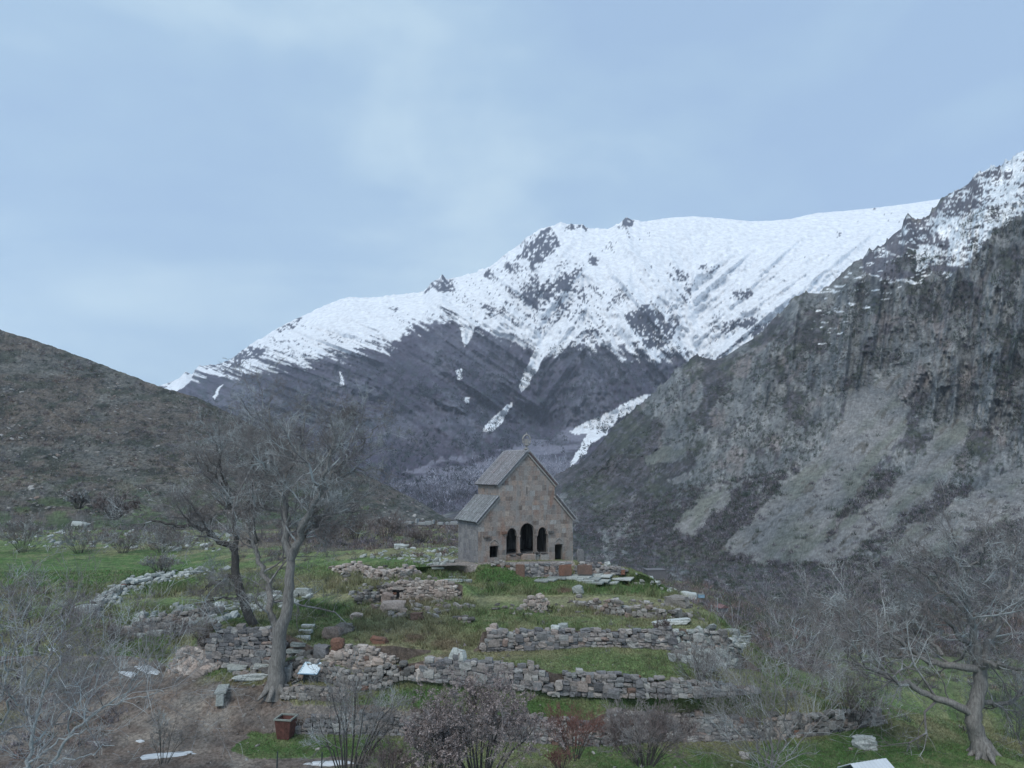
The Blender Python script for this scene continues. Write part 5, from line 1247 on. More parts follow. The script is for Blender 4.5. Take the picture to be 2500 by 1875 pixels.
# orange marker
p = hit(537, 1628); mb = MB(); mb.prism([(-.22, -.2), (.22, -.2), (.24, .55), (.12, .85), (-.1, .88), (-.22, .6)], -.1, .1)
o = obj('marker_stone', bevel(mb.mesh('marker', M['marker']), 0.04)); o.location = p; o.rotation_euler = (0, .05, .2); tag(o, 'upright orange stone leaning against the dry stone wall', 'standing stone')

# ------------------------------------------------------------------ bench, bin, board, roof, posts
p = hit(541, 1708)
t0_ = thing('stone_bench', 'pale stone slab bench at the path left of the walnut tree', 'bench', p, math.radians(104))
mb = MB(); mb.box(-.8, .8, -.33, .33, .52, .68); obj('seat', bevel(mb.mesh('seat', M['slab']), .03), t0_)
for x in (-.65, .65):
    mb = MB(); mb.box(x - .16, x + .16, -.22, .22, -.15, .52); obj('leg', bevel(mb.mesh('leg', M['slab']), .03), t0_)
p = hit(697, 1800)
t0_ = thing('rubbish_bin', 'rusty red square rubbish bin tapering down, beside the lowest terrace wall', 'bin', p, math.radians(-8))
mb = MB(); a, b_ = .34, .47; h = 1.05
o_ = boxv(-a, a, -a, a, 0, h); o_[4:, :2] *= b_ / a
i_ = boxv(-a + .03, a - .03, -a + .03, a - .03, 0.05, h); i_[4:, :2] *= (b_ - .03) / (a - .03)
mb.add(o_, BOXF[[0, 2, 3, 4, 5]]); mb.add(i_, BOXF[[0, 2, 3, 4, 5]][:, ::-1]); obj('body', mb.mesh('body', M['rust']), t0_)
mb = MB()
for s in (-1, 1):
    mb.box(-b_ - .05, b_ + .05, s * b_ - .045, s * b_ + .045, h - .02, h + .06); mb.box(s * b_ - .045, s * b_ + .045, -b_ + .05, b_ - .05, h - .019, h + .061)
obj('rim', mb.mesh('rim', M['rim']), t0_)
mb = MB(); mb.box(-.36, .36, -.36, .36, .55, .6); obj('litter', mb.mesh('litter', M['soil']), t0_)
p = hit(758, 1668)
t0_ = thing('information_board', 'white slanted information board on two posts beside the walnut tree', 'sign', p, math.radians(-6))
tilt = math.radians(38)
def slanted(x0, x1, s0, s1, h0, h1):
    v = boxv(x0, x1, s0, s1, h0, h1); y, z = v[:, 1].copy(), v[:, 2].copy()
    v[:, 1] = y * math.cos(tilt) - z * math.sin(tilt); v[:, 2] = y * math.sin(tilt) + z * math.cos(tilt) + 0.85; v[:, 0] += y * 0.22; return v
obj('panel', mesh_np('panel', slanted(-.62, .62, -.42, .46, 0, .04), [BOXF], M['bluepaint']), t0_)
pf = obj('sign_face', mesh_np('face', slanted(-.58, .58, -.37, .43, .042, .05), [BOXF], M['signface']), t0_)
mb = MB()
for k in range(9): 
    x = -.52 + k * .115; mb.add(slanted(x, x + .09 - .03 * (k % 3), .34 - .02 * (k % 2), .40, .052, .054), BOXF)
for k in range(5): mb.add(slanted(-.57, -.5 + .02 * (k % 2), -.3 + k * .12, -.24 + k * .12, .052, .054), BOXF)
obj('printed_header', mb.mesh('print', M['signprint']), t0_)
for x in (-.42, .42):
    mb = MB(); mb.box(x - .03, x + .03, -.03, .03, -.2, .82); obj('leg', mb.mesh('leg', M['metaldark']), t0_)
# white roof corner bottom right
p = Vector(ray(2120, 1859, 30.0))
t0_ = thing('small_hut', 'small hut with a white sheet metal gable roof at the lower right corner', 'hut', (p.x, p.y, p.z), math.radians(-72)); t0_.scale = (.56, .56, .56)
def rslope(s):
    mb = MB(); v = boxv(0, 1.3, -1.6, 1.6, 0, .04); v[:, 2] -= v[:, 0] * .55; v[:, 0] *= s; mb.add(v, BOXF); return fixn(mb.mesh('roof', M['whitemetal']))
rfo = obj('roof', rslope(-1), t0_); obj('roof', rslope(1), t0_)
for y in np.arange(-1.6, 1.6, .32):
    for s in (-1, 1):
        v = boxv(0, 1.3, y, y + .03, .04, .065); v[:, 2] -= v[:, 0] * .55; v[:, 0] *= s; obj('seam', fixn(mesh_np('seam', v, [BOXF], M['whitemetal'])), rfo if s < 0 else rfo)
mb = MB(); mb.prism([(-1.1, -3.4), (1.1, -3.4), (1.1, -.66), (0, -.06), (-1.1, -.66)], -1.35, 1.35); obj('wall', fixn(mb.mesh('wall', M['metaldark'])), t0_)
# thin posts at the lower edge
for i, (u, v) in enumerate(((676, 1868), (785, 1870), (870, 1872), (980, 1872))):
    p = Vector(ray(u, v + 12, 34.0)); p.z = p.z - .3
    bmx = bmesh.new(); bmesh.ops.create_cone(bmx, cap_ends=True, segments=6, radius1=.035, radius2=.03, depth=1.1, matrix=Matrix.Translation((0, 0, .55)))
    me = D.meshes.new('post'); bmx.to_mesh(me); bmx.free(); me.materials.append(M['metaldark'])
    o = obj('fence_post', me); o.location = p; tag(o, ['dark fence post at the lower edge below the rusty bin', 'dark fence post among the left stems of the dark shrub', 'dark fence post right of the dark stemmed shrub', 'dark fence post beside the low dark brush'][i], 'post', 'fence posts at the lower edge')
# poles and shed beyond the mound
for i, (u, v, h) in enumerate(((1738, 1510, 1.7), (1752, 1488, 1.6))):
    p = Vector(ray(u, v, 78 + i * 6))
    mb = MB(); mb.box(-.035, .035, -.035, .035, 0, h * .8); mb.box(-.08, .08, -.04, .04, h * .8 - .1, h * .8 + .04)
    o = obj('pole', mb.mesh('pole', M['gravestone'])); o.location = p; tag(o, ['nearer pale pole on the slope right of the mound', 'pale pole beside the dull red shed roof'][i], 'pole')
t0_ = thing('red_roof_shed', 'small shed with a dull red roof in the brush right of the mound', 'shed', ray(1763, 1492, 95), .4)
t0_.scale = (.5, .5, .5); mb = MB(); mb.box(-1.2, 1.2, -1, 1, 0, 1.0); obj('wall', mb.mesh('w', M['shedwall']), t0_); mb = MB(); mb.prism([(-1.4, .95), (1.4, .95), (0, 1.7)], -1.2, 1.2); obj('roof', fixn(mb.mesh('r', M['redroof'])), t0_)
t0_ = thing('grey_shed', 'flat roofed grey shed in the valley brush behind the mound', 'shed', ray(1598, 1410, 150), .1)
mb = MB(); mb.box(-1.9, 1.9, -1.4, 1.4, 0, 1.6); obj('wall', mb.mesh('w', M['shedwall']), t0_); mb = MB(); mb.box(-2.0, 2.0, -1.5, 1.5, 1.6, 1.72); obj('roof', mb.mesh('r', M['shedwall']), t0_)
t0_ = thing('blue_box', 'small faded blue box in the brush right of the big pale boulder', 'box', ray(1712, 1459, 100), .1)
t0_.scale = (.55, .55, .55); mb = MB(); mb.box(-.7, .7, -.5, .5, 0, .8); obj('body', mb.mesh('b', M['bluepaint']), t0_); mb = MB(); mb.box(-.75, .75, -.55, .55, .8, .87); obj('lid', mb.mesh('l', M['rim']), t0_)
# graves far behind
GLAB = {1: 'leftmost upright gravestone of the far graveyard', 2: 'long pale grave slab right of the leftmost upright stone', 3: 'grave slab second from the left in the far graveyard', 4: 'upright gravestone in the middle of the far graveyard', 5: 'widest grave slab, right of the middle upright stone',
        6: 'grave slab just left of the smallest upright gravestone', 7: 'smallest upright gravestone, right of the widest slab', 8: 'grave slab right of the smallest upright stone', 9: 'shortest grave slab in the far graveyard', 10: 'long grave slab partly near the church eaves', 11: 'rightmost grave slab hard against the church side'}
gr = [(863, 1282, .9, 1.6), (974, 1276, .8, 1.4), (985, 1280, 2.6, .5), (1000, 1279, 2.2, .6), (1018, 1277, .7, 1.1), (1030, 1281, 3.0, .5), (1045, 1281, 2.4, .6), (1058, 1279, .6, 1.0), (1075, 1281, 2.0, .5), (1092, 1281, 1.2, .6), (1108, 1281, 2.6, .5), (1140, 1282, 2, .6)]
for i, (u, v, w, h) in enumerate(gr):
    w *= .62; h *= random.uniform(.7, 1.1)
    p = Vector(ray(u, v, 150 if i else 118)); mb = MB()
    if h > .9: mb.prism([(-w / 2, 0), (w / 2, 0), (w / 2, h * .8), (w * .25, h), (-w * .25, h), (-w / 2, h * .8)], -.15, .15)
    else: mb.box(-w / 2, w / 2, -.6, .6, 0, h); mb.box(-w / 2 + .15, w / 2 - .15, -.45, .45, h, h + .12)
    o = obj('gravestone', bevel(mb.mesh('grave', M['gravestone']), .03)); o.location = p; o.rotation_euler = (0, 0, random.uniform(-.3, .3))
    tag(o, 'pale upright gravestone alone in the brush behind the walnut tree' if i == 0 else (GLAB[i] if h > .9 else GLAB.get(i, '')), 'gravestone', 'gravestones far left of the church')
# snow / old ice patches
SP = [([(430, 1640), (480, 1625), (470, 1610)], 0)]
def patch(label, pts, seed):
    r = np.random.default_rng(seed); n = 40
    pts = np.array(pts, float); cl = np.vstack([pts, pts[:1]]); d = np.concatenate([[0], np.cumsum(np.linalg.norm(np.diff(cl, axis=0), axis=1))])
    t = np.linspace(0, d[-1], n, endpoint=False); q = np.stack([np.interp(t, d, cl[:, k]) for k in (0, 1)], 1)
    c = q.mean(0); q = c + (q - c) * (0.9 + 0.25 * r.random(n))[:, None]
    P = np.array([hit(*x) for x in q]); pc = np.array(hit(*c)); mid_ = pc + (P - pc) * .8
    v = np.concatenate([P - [0, 0, .05], mid_ + [0, 0, .06], [pc + [0, 0, .09]]]) - pc
    i = np.arange(n); j = (i + 1) % n
    o = obj('snow_patch', fixn(mesh_np('snow', v, [np.stack([i, j, n + j, n + i], 1), np.stack([n + i, n + j, 0 * i + 2 * n], 1)], M['snow'], smooth=True))); o.location = pc
    return tag(o, label, 'snow patch', 'old snow patches beside the path')
patch('pointed snow patch beside the path bend, right one of a pair', [(325, 1628), (362, 1622), (394, 1640), (388, 1648), (355, 1644)], 1)
patch('wedge shaped snow patch left of the pointed one', [(285, 1640), (318, 1640), (340, 1646), (320, 1656)], 2)
patch('long thin snow patch near the lower left corner', [(328, 1850), (360, 1842), (485, 1834), (486, 1840), (430, 1848), (340, 1856)], 3)
patch('small snow patch behind pale branches at the left', [(115, 1585), (135, 1582), (142, 1590), (128, 1594)], 4)
patch('tiny snow patch on the slope above the path at the left', [(158, 1574), (172, 1575), (180, 1584), (168, 1586)], 5)
patch('wet snow strip at the lower edge below the dark shrub', [(735, 1866), (770, 1860), (850, 1858), (870, 1864), (800, 1872)], 6)
patch('small snow remnant just above the long thin patch', [(330, 1810), (345, 1807), (354, 1811), (340, 1814)], 7)
patch('faint snow bit right of the pair by the path', [(240, 1606), (252, 1605), (256, 1609), (245, 1610)], 8)
print('things', round(time.time() - T0, 1))

# ------------------------------------------------------------------ rubble fields
RUB = [('rubble_heap', 'palestone', 170, [(410, 1645), (440, 1600), (480, 1580), (500, 1600), (530, 1635), (480, 1650)], .35, .75),
       ('rubble_in_hollow', 'rubble', 520, [(800, 1385), (900, 1380), (1000, 1390), (1120, 1440), (1120, 1490), (1060, 1515), (940, 1510), (860, 1460), (810, 1420)], .15, .6),
       ('rubble_in_pit', 'palestone', 160, [(800, 1600), (960, 1600), (950, 1630), (860, 1640)], .2, .5),
       ('rubble_on_plateau', 'slab', 300, [(880, 1362), (970, 1340), (1160, 1335), (1165, 1370), (1060, 1385), (980, 1370)], .12, .55),
       ('rubble_on_bank', 'rubble', 170, [(1180, 1480), (1560, 1462), (1700, 1470), (1740, 1520), (1600, 1515), (1400, 1500), (1250, 1505)], .12, .45),
       ('rubble_right_of_terraces', 'slab', 200, [(1640, 1540), (1760, 1540), (1830, 1570), (1770, 1640), (1700, 1640), (1650, 1590)], .2, .8),
       ('rubble_above_wall', 'slab', 340, [(280, 1560), (330, 1510), (450, 1480), (560, 1470), (720, 1440), (760, 1460), (640, 1500), (540, 1520), (420, 1550)], .2, .8),
       ('rubble_under_tree', 'rubble', 180, [(550, 1640), (600, 1610), (760, 1590), (760, 1640), (700, 1680), (640, 1665)], .15, .55),
       ('rubble_on_field_edge', 'slab', 170, [(0, 1350), (60, 1250), (300, 1200), (560, 1290), (560, 1350), (300, 1340)], .3, 1.0),
       ('rubble_along_field_wall', 'slab', 260, [(205, 1505), (225, 1470), (290, 1418), (400, 1398), (520, 1386), (560, 1392), (420, 1420), (320, 1450), (270, 1490)], .2, .65),
       ('rubble_at_crest', 'slab', 60, [(1540, 1400), (1600, 1400), (1660, 1450), (1600, 1440)], .25, .7),
       ('loose_stones', 'rubble', 380, [(0, 1560), (700, 1590), (1200, 1590), (1800, 1640), (2100, 1800), (2100, 1900), (0, 1900)], .06, .2)]
for k, (nm, mt_, n, poly, s0, s1) in enumerate(RUB):
    P, Cc, i_, j_ = sample(G, n, lambda U, V, S, sh: pip(U, V, poly).astype(float) * (1 + 0 * U), 100 + k)
    r = np.random.default_rng(k); sz = s0 + (s1 - s0) * r.random(n) ** 2.2
    dims = np.stack([sz * r.uniform(.8, 1.5, n), sz * r.uniform(.6, 1.1, n), sz * r.uniform(.35, .8, n)], 1)
    P[:, 2] += dims[:, 2] * .2
    stones_joined(nm, mt_, P, dims, r.random(n) * 6.3, k, kind='stuff')
# boulders on the left hill slope and outcrops
P, Cc, _, _ = sample(hill, 900, lambda U, V, S, sh: (U > -20) * (U < 1050) * (S > 1) * (S < 1.97) * sstep(0.45, 0.6, fbm(U / 40, V / 25, 3, 300)), 5)
r = np.random.default_rng(3); sz = .25 + .9 * r.random(900) ** 3
stones_joined('hillside_stones', 'rubble', P, np.stack([sz * 1.2, sz, sz * .6], 1), r.random(900) * 6.3, 77, kind='stuff')

# ------------------------------------------------------------------ grass
def grass(n, weight, hmin, hmax, seed, name, w=0.019):
    P, Cc, i_, j_ = sample(G, n, weight, seed); r = np.random.default_rng(seed)
    h = r.uniform(hmin, hmax, n) * np.clip(P[:, 1] / 45, .8, 1.35); a = r.random(n) * 6.28
    ww = w * np.clip(P[:, 1] / 45, .8, 2.5)
    d_ = np.stack([np.cos(a), np.sin(a), 0 * a], 1) * ww[:, None]
    tip = P + np.stack([r.normal(size=n) * h * .45, r.normal(size=n) * h * .45, h], 1)
    v = np.stack([P - d_, P + d_, tip], 1)
    c = Cc * (0.75 + 0.75 * r.random(n))[:, None]
    dry = r.random(n) < .12; c[dry] = np.array((.19, .165, .105)) * (0.6 + .6 * r.random(dry.sum()))[:, None]
    cc = np.repeat(c[:, None], 3, 1)
    obj(name, mesh_np(name, v.reshape(-1, 3), [np.arange(3 * n).reshape(-1, 3)], M['grass'], cc), kind='stuff')
nowall = lambda S: ~(((S > 2) & (S < 3)) | ((S > 4) & (S < 5)) | ((S > 6) & (S < 7)) | ((S > 9) & (S < 10)))
grass(290000, lambda U, V, S, sh: nowall(S) * (U > -30) * (U < 2540) * (S > .9) * (S < 13.2) * (1 - .93 * sh['mask']) * ~GCLEAR[0], .05, .13, 1, 'grass')
grass(26000, lambda U, V, S, sh: nowall(S) * (U > 200) * (U < 2000) * (S > 6) * (S < 11) * sstep(.5, .62, fbm(U / 30, V / 12, 3, 400)) * (sh['mask'] < .5), .2, .45, 2, 'tall_dry_grass', .02)

# ------------------------------------------------------------------ brush on far slopes (nobody could count it)
def brush(name, sh, n, weight, smin, smax, cols, seed, k=26, flat=.8, pale=0.1, bw=.035):
    P, Cc, _, _ = sample(sh, n, weight, seed); r = np.random.default_rng(seed)
    P[:, 2] -= 0.05 * smin
    s = r.uniform(smin, smax, n) * (0.5 + r.random(n) ** 2)
    # short twigs spread through a dome, leaning outwards and up
    c0 = r.normal(size=(n, k, 3)); c0 /= np.linalg.norm(c0, axis=2, keepdims=True); c0[..., 2] = np.abs(c0[..., 2])
    c0 *= (r.random((n, k)) ** 0.45)[..., None]
    lump = 1 + 0.35 * np.sin(c0[..., :1] * 5 + r.random((n, 1, 1)) * 6) * np.cos(c0[..., 1:2] * 5)
    ctr = P[:, None] + c0 * lump * s[:, None, None] * np.array((.62, .62, .8 * flat))
    rt = c0 * 0.8 + np.array((0, 0, .7)) + r.normal(size=(n, k, 3)) * .45; rt /= np.linalg.norm(rt, axis=2, keepdims=True)
    rt *= (s[:, None] * r.uniform(.22, .5, (n, k)))[..., None]
    q = r.normal(size=(n, k, 3)); q /= np.linalg.norm(q, axis=2, keepdims=True)
    wd = (s[:, None] * bw * r.uniform(.5, 1.3, (n, k)))[..., None]
    v = np.stack([ctr - rt * .5 - q * wd, ctr - rt * .5 + q * wd, ctr + rt * .55], 2)
    ci = np.array(cols)[r.integers(0, len(cols), n)]
    c = ci[:, None] * r.uniform(.7, 1.9, (n, k))[..., None] * np.array((1.25, 1.27, 1.36))
    pl = r.random((n, k)) < pale; c[pl] = c[pl] * 2.0
    c = np.repeat(c[:, :, None], 3, 2)
    return obj(name, mesh_np(name, v.reshape(-1, 3), [np.arange(n * k * 3).reshape(-1, 3)], M['brush'], c.reshape(-1, 3)), kind='stuff')
GREY = [(.085, .078, .084), (.075, .07, .078), (.11, .102, .106), (.078, .07, .07)]
BRN = [(.095, .07, .062), (.08, .065, .06), (.11, .085, .07), (.07, .07, .05)]
DG = [(.035, .045, .035), (.045, .055, .04), (.05, .05, .042)]
brush('valley_brush', G, 2600, lambda U, V, S, sh: (U > 1180) * (U < 2560) * (S > 14.1) * (1 - 0.8 * (U > 2000) * (S < 15.4)), 0.9, 2.2, GREY + BRN + DG[1:], 1, 90, bw=.022, pale=.2)
brush('valley_brush', rmt, 9500, lambda U, V, S, sh: (U > 1180) * (U < 2560) * (S > 0.3) * (S < 1.6) * (1 - .96 * scree_mask(U, V)) * (V > 1150), 1.4, 3.4, GREY + DG, 2, 56, bw=.04, pale=.16)
brush('mountain_shrubs', rmt, 5200, lambda U, V, S, sh: (U > 1380) * (U < 2560) * (S > 1.3) * (S < 3.7) * (1 - .95 * scree_mask(U, V)) * sstep(.42, .6, fbm(U / 50, V / 40, 3, 500)), 1.6, 4.0, DG + GREY[:1], 3, 30, 1.1, .03, bw=.07)
brush('far_mountain_conifers', far, 3400, lambda U, V, S, sh: (U > 420) * (U < 1760) * (S > 1.1) * (V > 850) * (S < 3) * sstep(.42, .6, fbm(U / 60, V / 40, 3, 510)), 7, 13, [(.030, .036, .036)], 4, 22, 1.5, 0, bw=.10)
brush('far_valley_trees', far, 1100, lambda U, V, S, sh: (U > 900) * (U < 1360) * (V > 1195) * (V < 1300) * 1.0, 6, 13, [(.10, .10, .115), (.085, .08, .09)], 5, 60, 1.3, .3, bw=.03)
brush('pale_grove', far, 420, lambda U, V, S, sh: pip(U, V, [(1000, 1195), (1100, 1165), (1240, 1150), (1390, 1140), (1390, 1180), (1200, 1205), (1040, 1225)]) * 1.0, 9, 17, [(.17, .17, .185), (.14, .14, .155)], 6, 80, 1.9, .3, bw=.02)
brush('hillside_brush', hill, 4200, lambda U, V, S, sh: (U > -20) * (U < 1060) * (S > .55) * (S < 1.97) * (.25 + sstep(.45, .6, fbm(U / 60, V / 25, 3, 520))), .6, 1.5, DG + BRN + GREY, 7, 30, .8, .08, bw=.05)
brush('field_edge_brush', G, 1500, lambda U, V, S, sh: (S > 13.4) * (U > -20) * (U < 1170) * (.12 + sstep(.5, .6, fbm(U / 70, V / 20, 3, 530)) + 1.2 * ((U > 680) & (S > 14.4))) * ~((U < 560) & (V > 1345)), .8, 2.0, BRN + GREY, 8, 46, .8, .12)
brush('mound_scrub', G, 260, lambda U, V, S, sh: (S > 5) * (S < 11) * (U > 240) * (U < 1850) * sstep(.56, .66, fbm(U / 40, V / 20, 3, 540)) * (sh['mask'] < .5), .25, .6, BRN + GREY, 9, 40, .8, .2)
brush('undergrowth', G, 240, lambda U, V, S, sh: (S > .9) * (S < 13) * (pip(U, V, [(-20, 1420), (200, 1440), (330, 1560), (250, 1640), (320, 1760), (200, 1900), (-20, 1900)]) * 1.0 + 0.22 * ((U > 1900) & (V < 1790) & (S > 4))), .5, 1.2, BRN + GREY, 10, 60, .8, .2)

# individual shrubs on the field and hill foot
SHR = [(280, 1266, 95, 60, 'dark rounded shrub alone on the slope above the green field'), (191, 1240, 60, 40, 'small grey shrub near the top of the stony slope'), (60, 1348, 190, 75, 'wide grey shrub at the left edge of the green field'),
       (196, 1350, 130, 60, 'low grey shrub on the upper edge of the green field'), (300, 1350, 90, 50, 'small shrub between the grey shrubs above the green field'), (397, 1350, 150, 60, 'broad grey brown shrub above the field behind the walnut tree'),
       (392, 1400, 90, 46, 'sparse shrub growing beside the curving field wall'), (868, 1316, 95, 60, 'round brown shrub behind the green plateau, left one'), (940, 1316, 100, 62, 'round dark brown shrub behind the green plateau, middle one'),
       (1020, 1326, 80, 36, 'low brown shrub nearest the church behind the plateau'), (800, 1330, 90, 60, 'purplish bare shrub behind the left part of the plateau'), (430, 1560, 60, 46, 'dark red brown shrub in the tumbled wall'),
       (500, 1575, 90, 60, 'dead brown shrub hanging over the rubble heap'), (270, 1570, 60, 50, 'rusty brown shrub on the bank left of the tumbled wall'), (1620, 1545, 46, 30, 'small green brown bush on top of the upper terrace wall')]
for i, (u, v, w, h, l) in enumerate(SHR):
    bush('bare_shrub', l, u, v, w, h, 26, 200 + i, 'twigbrown' if i > 6 or i in (0,) else 'twig', lv=(5, 4, 3), rad=.03, group='bare shrubs on the slope', rmin=.02 if v < 1420 else .009)

# ------------------------------------------------------------------ trees
YW = hit(672, 1690).y
tree('walnut_tree', 'huge leafless walnut tree with a thick pale trunk beside the information board',
     [([(671, 1708), (672, 1695), (674, 1660), (675, 1628), (684, 1551), (700, 1493), (707, 1425), (709, 1357)], .60, .29, (0, 0)),
      ([(709, 1360), (696, 1289), (693, 1230), (691, 1167), (684, 1131), (675, 1086), (662, 1040), (657, 995)], .30, .05),
      ([(709, 1365), (734, 1294), (757, 1248), (784, 1203), (797, 1149), (811, 1077), (806, 1018)], .33, .05),
      ([(712, 1345), (730, 1325), (752, 1285), (788, 1262), (843, 1253), (910, 1244)], .22, .04),
      ([(780, 1205), (800, 1185), (825, 1176), (865, 1149), (933, 1144)], .17, .03),
      ([(786, 1195), (820, 1150), (850, 1115), (888, 1077), (924, 1040)], .14, .03),
      ([(678, 1590), (673, 1538), (662, 1493), (655, 1425), (635, 1371), (617, 1330), (600, 1280)], .32, .10),
      ([(691, 1180), (720, 1120), (740, 1070), (750, 1020), (742, 990)], .13, .03), ([(690, 1210), (650, 1160), (625, 1110), (610, 1060)], .13, .03), ([(810, 1100), (850, 1050), (870, 1010)], .08, .02)],
     YW, LV(15, .45, .12, 8, 7, 3, t0=.12), 11, 'twig', rmin=.0075)
YC = hit(617, 1530).y
tree('walnut_tree', 'dark leafless tree with a crooked trunk on the retaining wall, its long limb reaching left',
     [([(640, 1600), (617, 1533), (612, 1515), (594, 1461), (574, 1410), (574, 1357)], .42, .30, (0, 0)),
      ([(574, 1362), (558, 1339), (531, 1312), (494, 1289), (449, 1282), (404, 1276), (368, 1262), (345, 1294)], .26, .04, (0, -2)),
      ([(574, 1362), (576, 1321), (571, 1266), (558, 1203), (544, 1149), (531, 1099), (517, 1054)], .24, .04),
      ([(571, 1266), (590, 1250), (607, 1239), (616, 1153), (620, 1110), (635, 1063)], .18, .03),
      ([(578, 1412), (553, 1411), (517, 1425), (490, 1443)], .17, .03), ([(594, 1461), (553, 1461), (531, 1461), (505, 1470)], .12, .03),
      ([(590, 1250), (620, 1232), (662, 1221), (707, 1208)], .12, .02), ([(558, 1200), (520, 1160), (490, 1120), (470, 1080)], .12, .02), ([(520, 1305), (480, 1250), (440, 1200)], .1, .02)],
     YC, LV(14, .45, .1, 9, 7, 3, t0=.12), 12, 'twig', 'barkdark')
tree('walnut_tree', 'slimmer leafless tree standing farther back on the field behind the two walnuts',
     [([(618, 1325), (616, 1290), (612, 1250), (610, 1200)], .42, .28, (0, 0)), ([(611, 1210), (590, 1150), (575, 1090), (560, 1030)], .22, .04), ([(611, 1210), (640, 1150), (655, 1090), (650, 1030)], .22, .04), ([(612, 1240), (560, 1190), (530, 1150)], .16, .04), ([(612, 1240), (670, 1200), (710, 1150), (720, 1090)], .18, .04)],
     82, LV(8, .42, .15, 6, 6, 3, t0=.2), 13, 'twig', 'barkdark', rmin=.014)
YR = hit(2401, 1842).y
tree('walnut_tree', 'big leafless tree with a leaning dark trunk and sweeping limbs at the right edge',
     [([(2403, 1850), (2390, 1800), (2374, 1761), (2385, 1700), (2395, 1660), (2391, 1620)], .55, .42, (0, 0)),
      ([(2375, 1745), (2340, 1722), (2285, 1705), (2236, 1676), (2175, 1656), (2142, 1633), (2081, 1619), (2020, 1610)], .30, .04, (0, -1)),
      ([(2391, 1635), (2340, 1630), (2281, 1619), (2228, 1595), (2191, 1558), (2138, 1521), (2081, 1477), (2040, 1450)], .27, .04, (0, 1)),
      ([(2391, 1625), (2366, 1580), (2350, 1562), (2317, 1517), (2285, 1501), (2230, 1460), (2180, 1430)], .24, .03),
      ([(2300, 1600), (2270, 1560), (2240, 1520), (2200, 1470), (2175, 1440)], .15, .03),
      ([(2391, 1625), (2375, 1560), (2366, 1485), (2345, 1420), (2334, 1342), (2325, 1290)], .30, .04),
      ([(2395, 1630), (2407, 1623), (2448, 1623), (2500, 1640), (2560, 1640)], .22, .04), ([(2385, 1715), (2415, 1712), (2450, 1722), (2500, 1690), (2560, 1670)], .2, .04),
      ([(2391, 1625), (2420, 1560), (2440, 1480), (2470, 1400), (2480, 1330)], .26, .04), ([(2366, 1500), (2300, 1440), (2240, 1390), (2190, 1350)], .15, .03), ([(2345, 1420), (2400, 1360), (2420, 1300)], .12, .03),
      ([(2281, 1619), (2200, 1600), (2130, 1560), (2060, 1530), (2010, 1520)], .14, .03), ([(2440, 1480), (2500, 1430), (2540, 1360)], .12, .03)],
     YR, LV(14, .45, .1, 7, 6, 3, t0=.15), 14, 'twig', rmin=.0075)
# pale thicket trees at the lower left
def px_tree(name, label, limbs, Y, seed, lv, tw='twig', bark='palebark', **k):
    limbs = [(l[0], l[1] * .75, l[2] * .7) + tuple(l[3:]) for l in limbs]
    return tree(name, label, limbs, Y, lv, seed, tw, bark, **k)
px_tree('pale_tree', 'pale barked tree at the lower left corner with stems fanning to the right', [([(62, 1960), (70, 1871), (84, 1754), (110, 1680), (150, 1600)], .14, .07, (0, 0)), ([(75, 1830), (130, 1760), (206, 1700), (260, 1660), (330, 1600)], .09, .02), ([(80, 1790), (60, 1700), (50, 1620), (30, 1540)], .08, .02), ([(110, 1680), (120, 1600), (150, 1530), (160, 1470)], .07, .02), ([(84, 1754), (30, 1700), (-20, 1650)], .07, .02)], 30, 21, LV(12, .5, .2, 6, 5, w=.2, t0=.15), group='pale trees at the lower left')
px_tree('pale_tree', 'second pale tree from the corner, its long stem leaning far right over the path', [([(100, 1950), (121, 1871), (160, 1810), (206, 1759), (250, 1725), (299, 1703), (350, 1660)], .11, .04, (0, 0)), ([(206, 1759), (270, 1720), (340, 1700), (400, 1690)], .05, .015), ([(160, 1810), (180, 1720), (230, 1640), (280, 1560)], .06, .015), ([(299, 1703), (350, 1620), (400, 1560), (406, 1535)], .04, .012), ([(206, 1759), (212, 1690), (205, 1640)], .05, .012)], 29, 22, LV(12, .5, .2, 6, 5, w=.2, t0=.1), group='pale trees at the lower left')
px_tree('pale_tree', 'pale tree at the left edge with branches rising over the field wall', [([(-60, 1960), (-30, 1850), (-10, 1740), (20, 1640)], .14, .06, (0, 0)), ([(-20, 1800), (40, 1700), (110, 1600), (160, 1530)], .08, .02), ([(-10, 1740), (30, 1600), (60, 1500), (70, 1430)], .07, .02), ([(20, 1640), (0, 1540), (10, 1450)], .06, .02), ([(-20, 1800), (60, 1770), (150, 1710), (210, 1690)], .07, .02)], 32, 23, LV(12, .5, .2, 6, 5, w=.2, t0=.1), group='pale trees at the lower left')
px_tree('pale_tree', 'low pale tree stem crossing the left foreground close to the ground', [([(-40, 1990), (20, 1910), (90, 1850), (150, 1800), (210, 1780)], .09, .03, (0, 0)), ([(20, 1910), (120, 1860), (200, 1850), (280, 1820)], .05, .015), ([(90, 1850), (130, 1760), (140, 1680)], .05, .015)], 26, 24, LV(12, .5, .15, 7, 5, w=.2, t0=.1), group='pale trees at the lower left')
px_tree('bare_tree', 'brown bare thicket tree behind the pale trees at the left', [([(90, 1600), (95, 1550), (110, 1500), (120, 1460)], .12, .05, (0, 0)), ([(95, 1560), (60, 1500), (40, 1450)], .06, .02), ([(95, 1560), (150, 1500), (200, 1450)], .06, .02), ([(100, 1550), (170, 1540), (220, 1510)], .05, .02), ([(95, 1550), (20, 1520), (-20, 1480)], .05, .02)], 48, 25, LV(10, .6, .2, 6, 5, w=.16, t0=.1), 'twigbrown', 'barkdark')
